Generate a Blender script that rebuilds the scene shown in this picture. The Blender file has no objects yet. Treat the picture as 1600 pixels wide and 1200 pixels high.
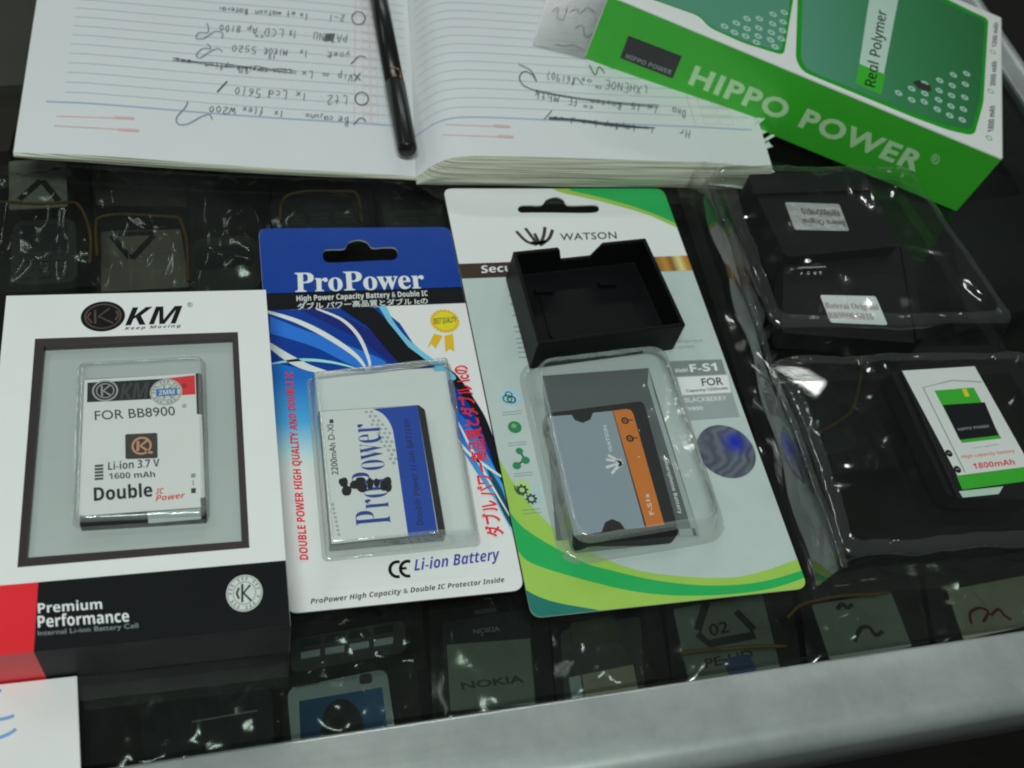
import bpy, bmesh, math, random
from mathutils import Vector, Matrix, noise
from mathutils.geometry import tessellate_polygon
random.seed(7)
S = bpy.context.scene
COL = S.collection
# ------------------------------------------------------------------ camera, light, exposure
CAM = Vector((-0.056415, -0.232352, 0.346325))
RX = Vector((0.96529156, -0.18383008, 0.1855228))
UX = Vector((0.04680565, 0.82060172, 0.56958058))
FX = Vector((0.25694638, 0.54112781, -0.8007242))
FPX = 1641.459                                   # focal length in pixels of the 1600 px wide photograph
cd = bpy.data.cameras.new('camera'); cam = bpy.data.objects.new('camera', cd); COL.objects.link(cam)
cam.matrix_world = Matrix(((RX.x, UX.x, -FX.x, CAM.x), (RX.y, UX.y, -FX.y, CAM.y), (RX.z, UX.z, -FX.z, CAM.z), (0, 0, 0, 1)))
cd.sensor_width = 36; cd.lens = 36 * FPX / 1600; cd.clip_start = 0.01; cd.clip_end = 50
cd.dof.use_dof = True; cd.dof.focus_distance = 0.40; cd.dof.aperture_fstop = 14
S.camera = cam
w = bpy.data.worlds.new('World'); S.world = w; w.use_nodes = True
w.node_tree.nodes['Background'].inputs[0].default_value = (0.92, 0.98, 0.95, 1)
w.node_tree.nodes['Background'].inputs[1].default_value = 0.05

def lamp(name, loc, target, sx, sy, power, color):
    l = bpy.data.lights.new(name, 'AREA'); l.shape = 'RECTANGLE'; l.size = sx; l.size_y = sy; l.energy = power; l.color = color
    o = bpy.data.objects.new(name, l); COL.objects.link(o); o.location = loc
    o.rotation_euler = (Vector(target) - Vector(loc)).to_track_quat('-Z', 'Y').to_euler()
    return o
lamp('ceiling_lamp', (-0.18, -0.48, 1.22), (0.0, 0.0, 0), 0.50, 0.20, 10.6, (0.885, 1.0, 0.94))
lamp('tube_lamp', (0.35, 2.3, 1.35), (0.1, 0.1, 0), 1.2, 0.08, 8, (0.97, 1.0, 0.98))
lamp('side_glint_lamp', (-1.25, 1.0, 1.55), (0.0, 0.0, 0), 0.9, 0.05, 4.0, (0.97, 1.0, 0.98))  # lamp added for glints on the wrinkled plastic
lamp('far_lamp', (1.24, 1.00, 1.5), (0.2, 0.0, 0), 0.11, 0.035, 0.35, (0.97, 1.0, 0.98))
S.view_settings.view_transform = 'Standard'; S.view_settings.look = 'None'
S.view_settings.gamma = 1; S.view_settings.use_curve_mapping = False; S.view_settings.exposure = 0.0
S.cycles.transparent_max_bounces = 32; S.cycles.max_bounces = 10
S.cycles.filter_width = 2.0; S.cycles.use_denoising = True
S.cycles.caustics_reflective = False; S.cycles.caustics_refractive = False

# ------------------------------------------------------------------ helpers
def ray(px, py):
    return (px - 800) / FPX * RX - (py - 600) / FPX * UX + FX
class Pl:
    """a plane in the place; calling it with a pixel gives the point of the plane seen there"""
    def __init__(s, o, n): s.o = Vector(o); s.n = Vector(n).normalized()
    def __call__(s, px, py, lift=0.0):
        d = ray(px, py); o = s.o + s.n * lift
        return CAM + d * ((o - CAM).dot(s.n) / d.dot(s.n))
def HZ(z): return Pl((0, 0, z), (0, 0, 1))
def lin(v):
    v /= 255.0
    return v / 12.92 if v <= 0.04045 else ((v + 0.055) / 1.055) ** 2.4
def C(r, g, b, k=0.74): return tuple(min(0.86, lin(v) / k) for v in (r, g, b)) + (1,)

MATS = {}
def mat(name, color, rough=0.5, metal=0.0, spec=0.35, var=0.06, scale=60, bump=0.0, bscale=400, coat=0.0):
    """solid material with a little mottling in its colour and gloss"""
    if name in MATS: return MATS[name]
    m = bpy.data.materials.new(name); m.use_nodes = True; N = m.node_tree.nodes; L = m.node_tree.links
    b = N['Principled BSDF']; b.inputs['Metallic'].default_value = metal
    b.inputs['Specular IOR Level'].default_value = spec; b.inputs['Coat Weight'].default_value = coat
    b.inputs['Coat Roughness'].default_value = 0.15
    tc = N.new('ShaderNodeTexCoord'); no = N.new('ShaderNodeTexNoise'); no.inputs['Scale'].default_value = scale; no.inputs['Detail'].default_value = 5
    L.new(tc.outputs['Object'], no.inputs['Vector'])
    mx = N.new('ShaderNodeMix'); mx.data_type = 'RGBA'
    mx.inputs[6].default_value = tuple(c * (1 - var) for c in color[:3]) + (1,)
    mx.inputs[7].default_value = tuple(min(1, c * (1 + var)) for c in color[:3]) + (1,)
    L.new(no.outputs['Fac'], mx.inputs[0]); L.new(mx.outputs[2], b.inputs['Base Color'])
    mr = N.new('ShaderNodeMapRange'); mr.inputs[3].default_value = max(0.02, rough - 0.08); mr.inputs[4].default_value = rough + 0.08
    L.new(no.outputs['Fac'], mr.inputs[0]); L.new(mr.outputs[0], b.inputs['Roughness'])
    if bump:
        n2 = N.new('ShaderNodeTexNoise'); n2.inputs['Scale'].default_value = bscale; n2.inputs['Detail'].default_value = 4
        L.new(tc.outputs['Object'], n2.inputs['Vector'])
        bp = N.new('ShaderNodeBump'); bp.inputs['Strength'].default_value = bump; bp.inputs['Distance'].default_value = 0.001
        L.new(n2.outputs['Fac'], bp.inputs['Height']); L.new(bp.outputs[0], b.inputs['Normal'])
    MATS[name] = m; return m
def grad(name, a, b_, stops, rough=0.35):
    """printed colour gradient running from point a to point b_ of the print"""
    if name in MATS: return MATS[name]
    m = bpy.data.materials.new(name); m.use_nodes = True; N = m.node_tree.nodes; L = m.node_tree.links
    b = N['Principled BSDF']; b.inputs['Roughness'].default_value = rough
    g = N.new('ShaderNodeNewGeometry'); sb = N.new('ShaderNodeVectorMath'); sb.operation = 'SUBTRACT'; sb.inputs[1].default_value = a
    d = Vector(b_) - Vector(a); dt = N.new('ShaderNodeVectorMath'); dt.operation = 'DOT_PRODUCT'; dt.inputs[1].default_value = d / d.length_squared
    L.new(g.outputs['Position'], sb.inputs[0]); L.new(sb.outputs[0], dt.inputs[0])
    r = N.new('ShaderNodeValToRGB'); L.new(dt.outputs['Value'], r.inputs[0]); e = r.color_ramp.elements
    for i, (p, c) in enumerate(stops):
        el = e[i] if i < 2 else e.new(p)
        el.position = p; el.color = c
    L.new(r.outputs[0], b.inputs['Base Color']); MATS[name] = m; return m
def clear(name, ior=1.5, rough=0.06, haze=0.03, tint=(0.97, 0.985, 0.975), bump=0.0, bscale=60, hazecol=(0.7, 0.75, 0.73), boost=1.0, smudge=False, stretch=None, detail=3):
    """thin clear sheet: passes light, mirrors at grazing angles, slight milkiness"""
    if name in MATS: return MATS[name]
    m = bpy.data.materials.new(name); m.use_nodes = True; N = m.node_tree.nodes; L = m.node_tree.links
    N.remove(N['Principled BSDF']); out = N['Material Output']
    tr = N.new('ShaderNodeBsdfTransparent'); tr.inputs[0].default_value = tint + (1,)
    gl = N.new('ShaderNodeBsdfGlossy'); gl.inputs['Roughness'].default_value = rough
    df = N.new('ShaderNodeBsdfDiffuse'); df.inputs[0].default_value = hazecol + (1,)
    fr = N.new('ShaderNodeFresnel'); # both faces of the sheet meet air, so the back face mirrors like the front one
    gm = N.new('ShaderNodeNewGeometry'); ir = N.new('ShaderNodeMapRange'); ir.inputs[3].default_value = ior; ir.inputs[4].default_value = 1 / ior
    L.new(gm.outputs['Backfacing'], ir.inputs[0]); L.new(ir.outputs[0], fr.inputs['IOR'])
    m1 = N.new('ShaderNodeMixShader'); m1.inputs[0].default_value = haze
    if smudge:                                   # finger marks and dust on the sheet
        ts = N.new('ShaderNodeTexCoord'); ns = N.new('ShaderNodeTexNoise'); ns.inputs['Scale'].default_value = 14; ns.inputs['Detail'].default_value = 8; ns.inputs['Distortion'].default_value = 1.2
        L.new(ts.outputs['Object'], ns.inputs['Vector']); ms = N.new('ShaderNodeMapRange'); ms.inputs[1].default_value = .42; ms.inputs[2].default_value = .75; ms.inputs[3].default_value = 0; ms.inputs[4].default_value = haze * 2.4
        L.new(ns.outputs['Fac'], ms.inputs[0]); L.new(ms.outputs[0], m1.inputs[0])
    m2 = N.new('ShaderNodeMixShader')
    if boost != 1.0:
        mm = N.new('ShaderNodeMath'); mm.operation = 'MULTIPLY'; mm.inputs[1].default_value = boost; mm.use_clamp = True
        L.new(fr.outputs[0], mm.inputs[0]); L.new(mm.outputs[0], m2.inputs[0])
    else: L.new(fr.outputs[0], m2.inputs[0])
    L.new(tr.outputs[0], m1.inputs[1]); L.new(df.outputs[0], m1.inputs[2])
    L.new(m1.outputs[0], m2.inputs[1]); L.new(gl.outputs[0], m2.inputs[2]); L.new(m2.outputs[0], out.inputs[0])
    if bump:
        tc = N.new('ShaderNodeTexCoord'); n2 = N.new('ShaderNodeTexNoise'); n2.inputs['Scale'].default_value = bscale; n2.inputs['Detail'].default_value = detail
        n2.inputs['Distortion'].default_value = 0.8
        if stretch:
            ma = N.new('ShaderNodeMapping'); ma.inputs['Scale'].default_value = stretch; ma.inputs['Rotation'].default_value = (0, 0, .25)
            L.new(tc.outputs['Object'], ma.inputs[0]); L.new(ma.outputs[0], n2.inputs['Vector'])
        else: L.new(tc.outputs['Object'], n2.inputs['Vector'])
        bp = N.new('ShaderNodeBump'); bp.inputs['Strength'].default_value = bump; bp.inputs['Distance'].default_value = 0.002
        L.new(n2.outputs['Fac'], bp.inputs['Height']); L.new(bp.outputs[0], gl.inputs['Normal']); L.new(bp.outputs[0], fr.inputs['Normal'])
    MATS[name] = m; return m

# ---- text
BASES = {'b': (0x1D5D4, 0x1D5EE, 0x1D7EC), 'bi': (0x1D63C, 0x1D656, 0x1D7EC), 'sb': (0x1D400, 0x1D41A, 0x1D7CE), 'i': (0x1D608, 0x1D622, None)}
def styled(t, st):
    if st not in BASES: return t
    A, a, d = BASES[st]; r = ''
    for ch in t:
        if 'A' <= ch <= 'Z': ch = chr(A + ord(ch) - 65)
        elif 'a' <= ch <= 'z': ch = chr(a + ord(ch) - 97)
        elif '0' <= ch <= '9' and d: ch = chr(d + ord(ch) - 48)
        r += ch
    return r
TXT = {}
def glyphs(body, st='', off=0.0, space=1.0):
    k = (body, st, off, space)
    if k in TXT: return TXT[k]
    c = bpy.data.curves.new('lettering', 'FONT'); c.body = styled(body, st); c.resolution_u = 3; c.offset = off; c.space_character = space
    o = bpy.data.objects.new('lettering', c); COL.objects.link(o)
    dg = bpy.context.evaluated_depsgraph_get(); me = bpy.data.meshes.new_from_object(o.evaluated_get(dg))
    V = [v.co.copy() for v in me.vertices]; F = [tuple(p.vertices) for p in me.polygons]
    bpy.data.objects.remove(o); bpy.data.curves.remove(c); bpy.data.meshes.remove(me)
    x0, x1 = min(v.x for v in V), max(v.x for v in V); y0, y1 = min(v.y for v in V), max(v.y for v in V)
    TXT[k] = ([((v.x - x0) / (x1 - x0), (v.y - y0) / (y1 - y0)) for v in V], F); return TXT[k]

def smooth(pts, n=8, closed=False):
    """Catmull-Rom through points (tuples or Vectors)"""
    P = [Vector(p) for p in pts]; R = []; m = len(P)
    rng = range(m) if closed else range(m - 1)
    for i in rng:
        if closed: a, b, c, d = P[i - 1], P[i], P[(i + 1) % m], P[(i + 2) % m]
        else: a, b, c, d = P[max(i - 1, 0)], P[i], P[i + 1], P[min(i + 2, m - 1)]
        for k in range(n):
            t = k / n
            R.append(0.5 * ((2 * b) + (c - a) * t + (2 * a - 5 * b + 4 * c - d) * t * t + (3 * b - a - 3 * c + d) * t ** 3))
    if not closed: R.append(P[-1])
    return R
def clip(poly, conv):
    """clip a polygon (xy) by a convex counter-clockwise outline"""
    out = [Vector(p) for p in poly]
    for i in range(len(conv)):
        a, b = conv[i], conv[(i + 1) % len(conv)]; e = (b - a)
        if e.length < 1e-9: continue
        ins = lambda p: e.x * (p.y - a.y) - e.y * (p.x - a.x) >= 0
        src, out = out, []
        for j in range(len(src)):
            p, q = src[j - 1], src[j]; ip, iq = ins(p), ins(q)
            if ip != iq:
                dp = e.x * (p.y - a.y) - e.y * (p.x - a.x); dq = e.x * (q.y - a.y) - e.y * (q.x - a.x)
                out.append(p.lerp(q, dp / (dp - dq)))
            if iq: out.append(q)
        if not out: return []
    return out
def rquad(q, r, n=6, dens=0):
    """corners of a quad (counter-clockwise) rounded with radius r"""
    R = []; m = len(q)
    for i in range(m):
        p0, p, p1 = q[i - 1], q[i], q[(i + 1) % m]
        a = (p0 - p).normalized() * r; b = (p1 - p).normalized() * r
        for k in range(n + 1):
            t = k / n
            R.append((p + a) * (1 - t) ** 2 + 2 * p * t * (1 - t) + (p + b) * t * t)
        if dens:
            s, e = p + b, p1 + (p - p1).normalized() * r
            for k in range(1, dens): R.append(s.lerp(e, k / dens))
    return R
def rect(x0, x1, y0, y1, z): return [Vector((x0, y0, z)), Vector((x1, y0, z)), Vector((x1, y1, z)), Vector((x0, y1, z))]
def inset(q, d):
    """move the edges of a convex counter-clockwise quad inwards by d (xy)"""
    m = len(q); L = []
    for i in range(m):
        a, b = q[i], q[(i + 1) % m]; e = (b - a).normalized(); nrm = Vector((-e.y, e.x, 0)); L.append((a + nrm * d, e))
    R = []
    for i in range(m):
        (p, e), (p2, e2) = L[i - 1], L[i]; den = e.x * e2.y - e.y * e2.x
        t = ((p2.x - p.x) * e2.y - (p2.y - p.y) * e2.x) / den
        v = p + e * t; v.z = q[i].z; R.append(v)
    return R

ROOT = {}
def props(o, label, cat, group=None):
    o['label'] = label; o['category'] = cat
    if group: o['group'] = group
def thing(name, loc, label, cat, group=None):
    o = bpy.data.objects.new(name, None); COL.objects.link(o); o.location = loc; o.empty_display_size = 0.01
    props(o, label, cat, group); ROOT[o.name] = Vector(loc); return o
class MB:
    def __init__(s): s.V = []; s.F = []; s.M = []; s.mats = []
    def mi(s, m):
        if m not in s.mats: s.mats.append(m)
        return s.mats.index(m)
    def add(s, V, F, m):
        k = len(s.V); i = s.mi(m); s.V += [Vector(v) for v in V]
        for f in F: s.F.append([k + j for j in f]); s.M.append(i)
        return s
    def fill(s, outer, m, holes=()):
        if len(outer) < 3: return s
        loops = [list(outer)] + [list(h) for h in holes]; allv = [v for l in loops for v in l]
        return s.add(allv, [tuple(t) for t in tessellate_polygon(loops)], m)
    def prism(s, outer, up, m, holes=(), side=None):
        """sheet or slab: the outline and the outline moved by the vector up, with walls"""
        up = Vector(up); side = side or m
        s.fill([v + up for v in outer], m, [[v + up for v in h] for h in holes]); s.fill(list(reversed(outer)), side, [list(reversed(h)) for h in holes])
        for l in [outer] + list(holes):
            n = len(l); s.add(list(l) + [v + up for v in l], [(i, (i + 1) % n, n + (i + 1) % n, n + i) for i in range(n)], side)
        return s
    def loft(s, loops, m, cap=True, capb=False):
        n = len(loops[0])
        V = [v for l in loops for v in l]
        F = [(j * n + i, j * n + (i + 1) % n, (j + 1) * n + (i + 1) % n, (j + 1) * n + i) for j in range(len(loops) - 1) for i in range(n)]
        s.add(V, F, m)
        if cap: s.add(loops[-1], [tuple(range(n))], m)
        if capb: s.add(list(reversed(loops[0])), [tuple(range(n))], m)
        return s
    def tube(s, path, r, m, n=8, closed=False):
        P = [Vector(p) for p in path]; L = []
        for i, p in enumerate(P):
            t = (P[(i + 1) % len(P)] - P[i - 1]) if closed else (P[min(i + 1, len(P) - 1)] - P[max(i - 1, 0)])
            t.normalize(); u = t.cross(Vector((0, 0, 1)));
            if u.length < 1e-3: u = Vector((1, 0, 0))
            u.normalize(); v = t.cross(u); rr = r[i] if isinstance(r, (list, tuple)) else r
            L.append([p + (u * math.cos(a) + v * math.sin(a)) * rr for a in [2 * math.pi * k / n for k in range(n)]])
        if closed: L.append(L[0])
        return s.loft(L, m, cap=not closed, capb=not closed)
    def ribbon(s, path, wd, m, nrm=Vector((0, 0, 1))):
        """flat printed or inked line"""
        P = [Vector(p) for p in path]; A = []
        for i, p in enumerate(P):
            t = P[min(i + 1, len(P) - 1)] - P[max(i - 1, 0)]
            if t.length < 1e-9: t = Vector((1, 0, 0))
            u = t.normalized().cross(nrm); u = u.normalized() * wd / 2 if u.length > 1e-6 else Vector((wd / 2, 0, 0)); A += [p + u, p - u]
        return s.add(A, [(2 * i, 2 * i + 1, 2 * i + 3, 2 * i + 2) for i in range(len(P) - 1)], m)
    def txt(s, body, bl, br, tl, pl, m, st='', lift=0.0, off=0.0, space=1.0):
        V, F = glyphs(body, st, off, space); o = pl(*bl, lift); ex = pl(*br, lift) - o; ey = pl(*tl, lift) - o
        return s.add([o + ex * x + ey * y for x, y in V], F, m)
    def disc(s, c, rx, ry, m, n=28, hole=0.0):
        """c a point, rx and ry half-axis vectors"""
        ring = lambda k: [c + rx * (k * math.cos(a)) + ry * (k * math.sin(a)) for a in [2 * math.pi * i / n for i in range(n)]]
        return s.fill(ring(1), m, [ring(hole)] if hole else ())
    def build(s, name, parent=None, smooth_=False, bevel=0, loc=None):
        r = parent
        while r is not None and r.parent is not None: r = r.parent
        base = ROOT[r.name] if r is not None else Vector(loc if loc is not None else (0, 0, 0))
        me = bpy.data.meshes.new(name); me.from_pydata([v - base for v in s.V], [], s.F)
        for m in s.mats: me.materials.append(m)
        for p, i in zip(me.polygons, s.M): p.material_index = i
        bm = bmesh.new(); bm.from_mesh(me); bmesh.ops.remove_doubles(bm, verts=bm.verts, dist=1e-6)
        if bevel:
            bmesh.ops.recalc_face_normals(bm, faces=bm.faces)
        bm.to_mesh(me); bm.free()
        if smooth_: me.polygons.foreach_set('use_smooth', [True] * len(me.polygons))
        o = bpy.data.objects.new(name, me); COL.objects.link(o)
        if parent is not None: o.parent = parent
        else:
            o.location = base; ROOT[o.name] = base
        if bevel:
            b = o.modifiers.new('bevel', 'BEVEL'); b.width = bevel; b.segments = 3; b.limit_method = 'ANGLE'; b.angle_limit = math.radians(40)
            b.use_clamp_overlap = True
        return o
def wobble(mb, amp, sc, seed=0, zonly=False):
    for v in mb.V:
        n = noise.noise_vector((v + Vector((seed, seed * 2, 0))) * sc)
        v.z += n.z * amp
        if not zonly: v.x += n.x * amp; v.y += n.y * amp

# ------------------------------------------------------------------ materials
WHITE = mat('white_card', C(214, 222, 217), 0.38, var=0.03)
CREAM = mat('cream_card', C(224, 222, 208), 0.35, var=0.03)
EDGE = mat('card_edge', C(190, 190, 180), 0.7)
BLACKINK = mat('black_print', C(22, 23, 26), 0.5, spec=.10)
SOFTBLACK = mat('dark_print', C(52, 52, 54), 0.4)
GREYINK = mat('grey_print', C(130, 138, 138), 0.45)
WHITEINK = mat('white_print', C(206, 214, 212), 0.4, var=0.02)
REDINK = mat('red_print', C(214, 36, 46), 0.4)
BLUEINK = mat('blue_print', C(22, 44, 148), 0.35)
NAVYINK = mat('navy_print', C(34, 40, 110), 0.35)
BLACKPL = mat('black_plastic', (0.007, 0.007, 0.009, 1), 0.40, spec=0.3, var=0.2, bump=0.06, bscale=900)
BLACKPL2 = mat('black_matte_plastic', (0.008, 0.008, 0.009, 1), 0.5, var=0.2)
SILVER = mat('silver_print', C(160, 172, 170), 0.38, metal=0.25, var=0.08, scale=40)
ORANGE = mat('orange_print', C(196, 110, 40), 0.4)
LIME = mat('lime_print', C(146, 182, 80), 0.36)
GREEN = mat('green_print', C(40, 158, 84), 0.36)
TEAL = mat('teal_print', C(36, 106, 98), 0.36)
HGREEN = mat('bright_green_print', C(56, 164, 44), 0.33, var=0.05, coat=0.3)
BLISTER = clear('clear_blister', rough=0.09, haze=0.03, tint=(.985, .995, .985), bump=0.35, bscale=90, boost=2.0)
SHELL = clear('clear_clamshell', rough=0.07, haze=0.003, tint=(.99, 1, .99), bump=0.6, bscale=34, detail=0.8, boost=1.6)
SHELLW = clear('clear_clamshell_wall', rough=0.05, haze=0.012, tint=(.98, 1, .985), bump=0.10, bscale=30, boost=2.6)
SHELLE = clear('clear_clamshell_edge', rough=0.08, haze=0.035, tint=(.97, .985, .975), bump=0.5, bscale=80, boost=2.2)  # extra haze paints in the bright lines along the shell edges
BRIM = clear('clear_blister_rim', rough=0.10, haze=0.24, tint=(.93, .95, .94), bump=0.4, bscale=110, boost=2.2)  # whitish haze stands in for light caught in the blister walls and rims
BAG = clear('clear_bag', rough=0.17, haze=0.034, tint=(.98, .99, .98), bump=0.7, bscale=62, detail=0.6, stretch=(1, .38, .6), hazecol=(0.55, 0.56, 0.54), boost=2.4)
GLASS = clear('counter_glass', rough=0.01, haze=0.004, tint=(0.70, 0.73, 0.705), smudge=True)

# ------------------------------------------------------------------ the counter: glass top, metal rails, dark inside
counter = thing('display_counter', (0.06, 0.0, -0.30), 'glass topped display counter with brushed metal edge rails and a dark inside', 'counter')
RAIL = None
def rail_mat():
    m = bpy.data.materials.new('brushed_metal'); m.use_nodes = True; N = m.node_tree.nodes; L = m.node_tree.links; b = N['Principled BSDF']
    b.inputs['Metallic'].default_value = 0.62
    tc = N.new('ShaderNodeTexCoord'); mp = N.new('ShaderNodeMapping'); mp.inputs['Rotation'].default_value = (0, 0, math.radians(62)); mp.inputs['Scale'].default_value = (9, 420, 60)
    no = N.new('ShaderNodeTexNoise'); no.inputs['Scale'].default_value = 1; no.inputs['Detail'].default_value = 6
    L.new(tc.outputs['Object'], mp.inputs[0]); L.new(mp.outputs[0], no.inputs['Vector'])
    n2 = N.new('ShaderNodeTexNoise'); n2.inputs['Scale'].default_value = 34; n2.inputs['Detail'].default_value = 9; n2.inputs['Roughness'].default_value = .7; L.new(tc.outputs['Object'], n2.inputs['Vector'])
    r = N.new('ShaderNodeValToRGB'); r.color_ramp.elements[0].color = (0.55, 0.60, 0.59, 1); r.color_ramp.elements[1].color = (0.78, 0.83, 0.815, 1)
    r.color_ramp.elements[0].position = 0.3; r.color_ramp.elements[1].position = 0.7
    L.new(n2.outputs['Fac'], r.inputs[0]); L.new(r.outputs[0], b.inputs['Base Color'])
    mr = N.new('ShaderNodeMapRange'); mr.inputs[3].default_value = 0.30; mr.inputs[4].default_value = 0.38; L.new(no.outputs['Fac'], mr.inputs[0]); L.new(mr.outputs[0], b.inputs['Roughness'])
    bp = N.new('ShaderNodeBump'); bp.inputs['Strength'].default_value = 0.08; bp.inputs['Distance'].default_value = 0.0003; L.new(no.outputs['Fac'], bp.inputs['Height']); L.new(bp.outputs[0], b.inputs['Normal'])
    return m
RAIL = rail_mat()
def profile_run(mb, prof, p0, p1, side, m):
    """sweep a profile of (sideways, height) along the line p0-p1"""
    V = []; n = len(prof)
    for p in (p0, p1): V += [Vector(p) + side * a + Vector((0, 0, b)) for a, b in prof]
    mb.add(V, [(i, i + 1, n + i + 1, n + i) for i in range(n - 1)], m)
prof = [(0, -0.004), (0, 0.0012), (0.001, 0.0016), (0.0205, 0.0016)]
for k in range(1, 13):
    a = math.radians(90 - 90 * k / 12); prof.append((0.0205 + 0.0085 * math.cos(a), 0.0016 - 0.0085 + 0.0085 * math.sin(a)))
prof += [(0.029, -0.034), (0.027, -0.036), (0.012, -0.036), (0.012, -0.3)]
a, b = HZ(0.0016)(270, 1185), HZ(0.0016)(1600, 985); d = (b - a).normalized(); sd = Vector((d.y, -d.x, 0))
f0 = a - d * 0.36; f1 = a + d * 0.56
mb = MB(); profile_run(mb, prof, Vector((f0.x, f0.y, 0)), Vector((f1.x, f1.y, 0)), sd, RAIL); mb.build('front_rail', counter, smooth_=True)
profr = [(0, -0.004), (0, 0.0012), (0.001, 0.0016), (0.012, 0.0016), (0.0135, 0.0030), (0.0155, 0.0030), (0.017, 0.0005), (0.018, -0.012), (0.040, -0.014), (0.046, -0.03), (0.046, -0.3)]
mb = MB(); profile_run(mb, profr, (0.402, 0.75, 0), (0.402, f1.y + 0.004, 0), Vector((1, 0, 0)), RAIL); mb.build('side_rail', counter)
mb = MB(); mb.prism([Vector((-0.45, f0.y + 0.0005, -0.005)), Vector((0.4015, f1.y + 0.0025, -0.005)), Vector((0.4015, 0.75, -0.005)), Vector((-0.45, 0.75, -0.005))], (0, 0, 0.005), GLASS)
mb.build('glass_pane', counter)
SHELF = mat('dark_shelf', (0.022, 0.019, 0.018, 1), 0.6, var=0.5, scale=25)
mb = MB(); mb.prism(rect(-0.5, 0.46, -0.1405, 0.80, -0.075), (0, 0, 0.004), SHELF); mb.build('shelf', counter)
mb = MB(); mb.prism(rect(-0.5, 0.46, -0.146, -0.141, -0.30), (0, 0, 0.29), SHELF); mb.build('front_panel', counter)
FLOOR = mat('dark_floor', (0.02, 0.018, 0.017, 1), 0.7, var=0.4, scale=8)
mb = MB(); mb.prism(rect(-3, 3, -3, 3, -0.31), (0, 0, 0.005), FLOOR); o = mb.build('floor'); o['kind'] = 'structure'; o['label'] = 'dark floor below the counter edge'; o['category'] = 'floor'

# ------------------------------------------------------------------ notebook
def nb(px, py): return None
NA, NM, NBp = Vector((-0.1425, 0.1325, 0)), Vector((0.0305, 0.1195, 0)), Vector((0.2090, 0.1165, 0))
UPL = Vector((0.006, 0.175, 0)); UPM = Vector((0.0185, 0.175, 0)); UPR = Vector((0.012, 0.175, 0))
def hL(s, t):     # height of left page, s 0 at fore-edge .. 1 at gutter
    s = min(1.0, s); e = (1 - s) * 0.175
    return 0.0012 + 0.0019 * (1 - math.exp(-e / 0.016)) + 0.0012 * math.sin(math.pi * min(1, s * 1.1)) * (0.5 + 0.9 * t) - 0.0010 * max(0, 0.15 - s) / 0.15 + 0.0005 * math.sin(7 * s + 3 * t)
def hR(s, t):
    s = max(0.0, s); e = s * 0.178
    return 0.0012 + 0.0138 * (1 - math.exp(-(e / 0.0085) ** 1.3)) - 0.0030 * max(0, s - 0.80) / 0.20 * max(0.0, 1 - t * 4) + 0.0006 * math.sin(6 * s + 2 * t)
def pageL(s, t): p = NA.lerp(NM, s) + UPL.lerp(UPM, s) * t; p.z = hL(s, t); p.y += 0.0025 * math.sin(math.pi * s) * (1 - t) * -0.6; return p
def pageR(s, t): p = NM.lerp(NBp, s) + UPM.lerp(UPR, s) * t; p.z = hR(s, t); p.y -= 0.003 * math.exp(-s / 0.05) * (1 - t) * 0; return p
def invert(page, P):
    s, t = 0.5, 0.3
    for _ in range(12):
        q = page(s, t); e = Vector((P.x - q.x, P.y - q.y)); h = 1e-4
        a = (page(s + h, t) - q) / h; b = (page(s, t + h) - q) / h; D = a.x * b.y - a.y * b.x
        s += (e.x * b.y - e.y * b.x) / D; t += (a.x * e.y - a.y * e.x) / D
    return s, t
def onpage(page, px, py, lift=0.0003):
    z = 0.006
    for _ in range(8):
        P = HZ(z)(px, py); s, t = invert(page, P); z = page(min(1, max(0, s)), t).z
    P = HZ(z + lift)(px, py); return P
note = thing('notebook', (0.03, 0.2, 0), 'open ruled notebook with upside down handwriting lying across the back of the counter', 'notebook')
PAPER = mat('ruled_paper', C(199, 201, 204), 0.75, var=0.03, scale=25)
def stack_mat():
    m = bpy.data.materials.new('page_edges'); m.use_nodes = True; N = m.node_tree.nodes; L = m.node_tree.links; b = N['Principled BSDF']; b.inputs['Roughness'].default_value = 0.85
    tc = N.new('ShaderNodeTexCoord'); mp = N.new('ShaderNodeMapping'); mp.inputs['Scale'].default_value = (18, 18, 2400)
    no = N.new('ShaderNodeTexNoise'); no.inputs['Scale'].default_value = 1; no.inputs['Detail'].default_value = 3
    L.new(tc.outputs['Object'], mp.inputs[0]); L.new(mp.outputs[0], no.inputs['Vector'])
    r = N.new('ShaderNodeValToRGB'); r.color_ramp.elements[0].color = C(118, 118, 102); r.color_ramp.elements[1].color = C(196, 198, 182)
    r.color_ramp.elements[0].position = 0.34; r.color_ramp.elements[1].position = 0.6
    L.new(no.outputs['Fac'], r.inputs[0]); L.new(r.outputs[0], b.inputs['Base Color'])
    bp = N.new('ShaderNodeBump'); bp.inputs['Strength'].default_value = 0.8; bp.inputs['Distance'].default_value = 0.0006; L.new(no.outputs['Fac'], bp.inputs['Height']); L.new(bp.outputs[0], b.inputs['Normal'])
    return m
STACK = stack_mat()
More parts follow.
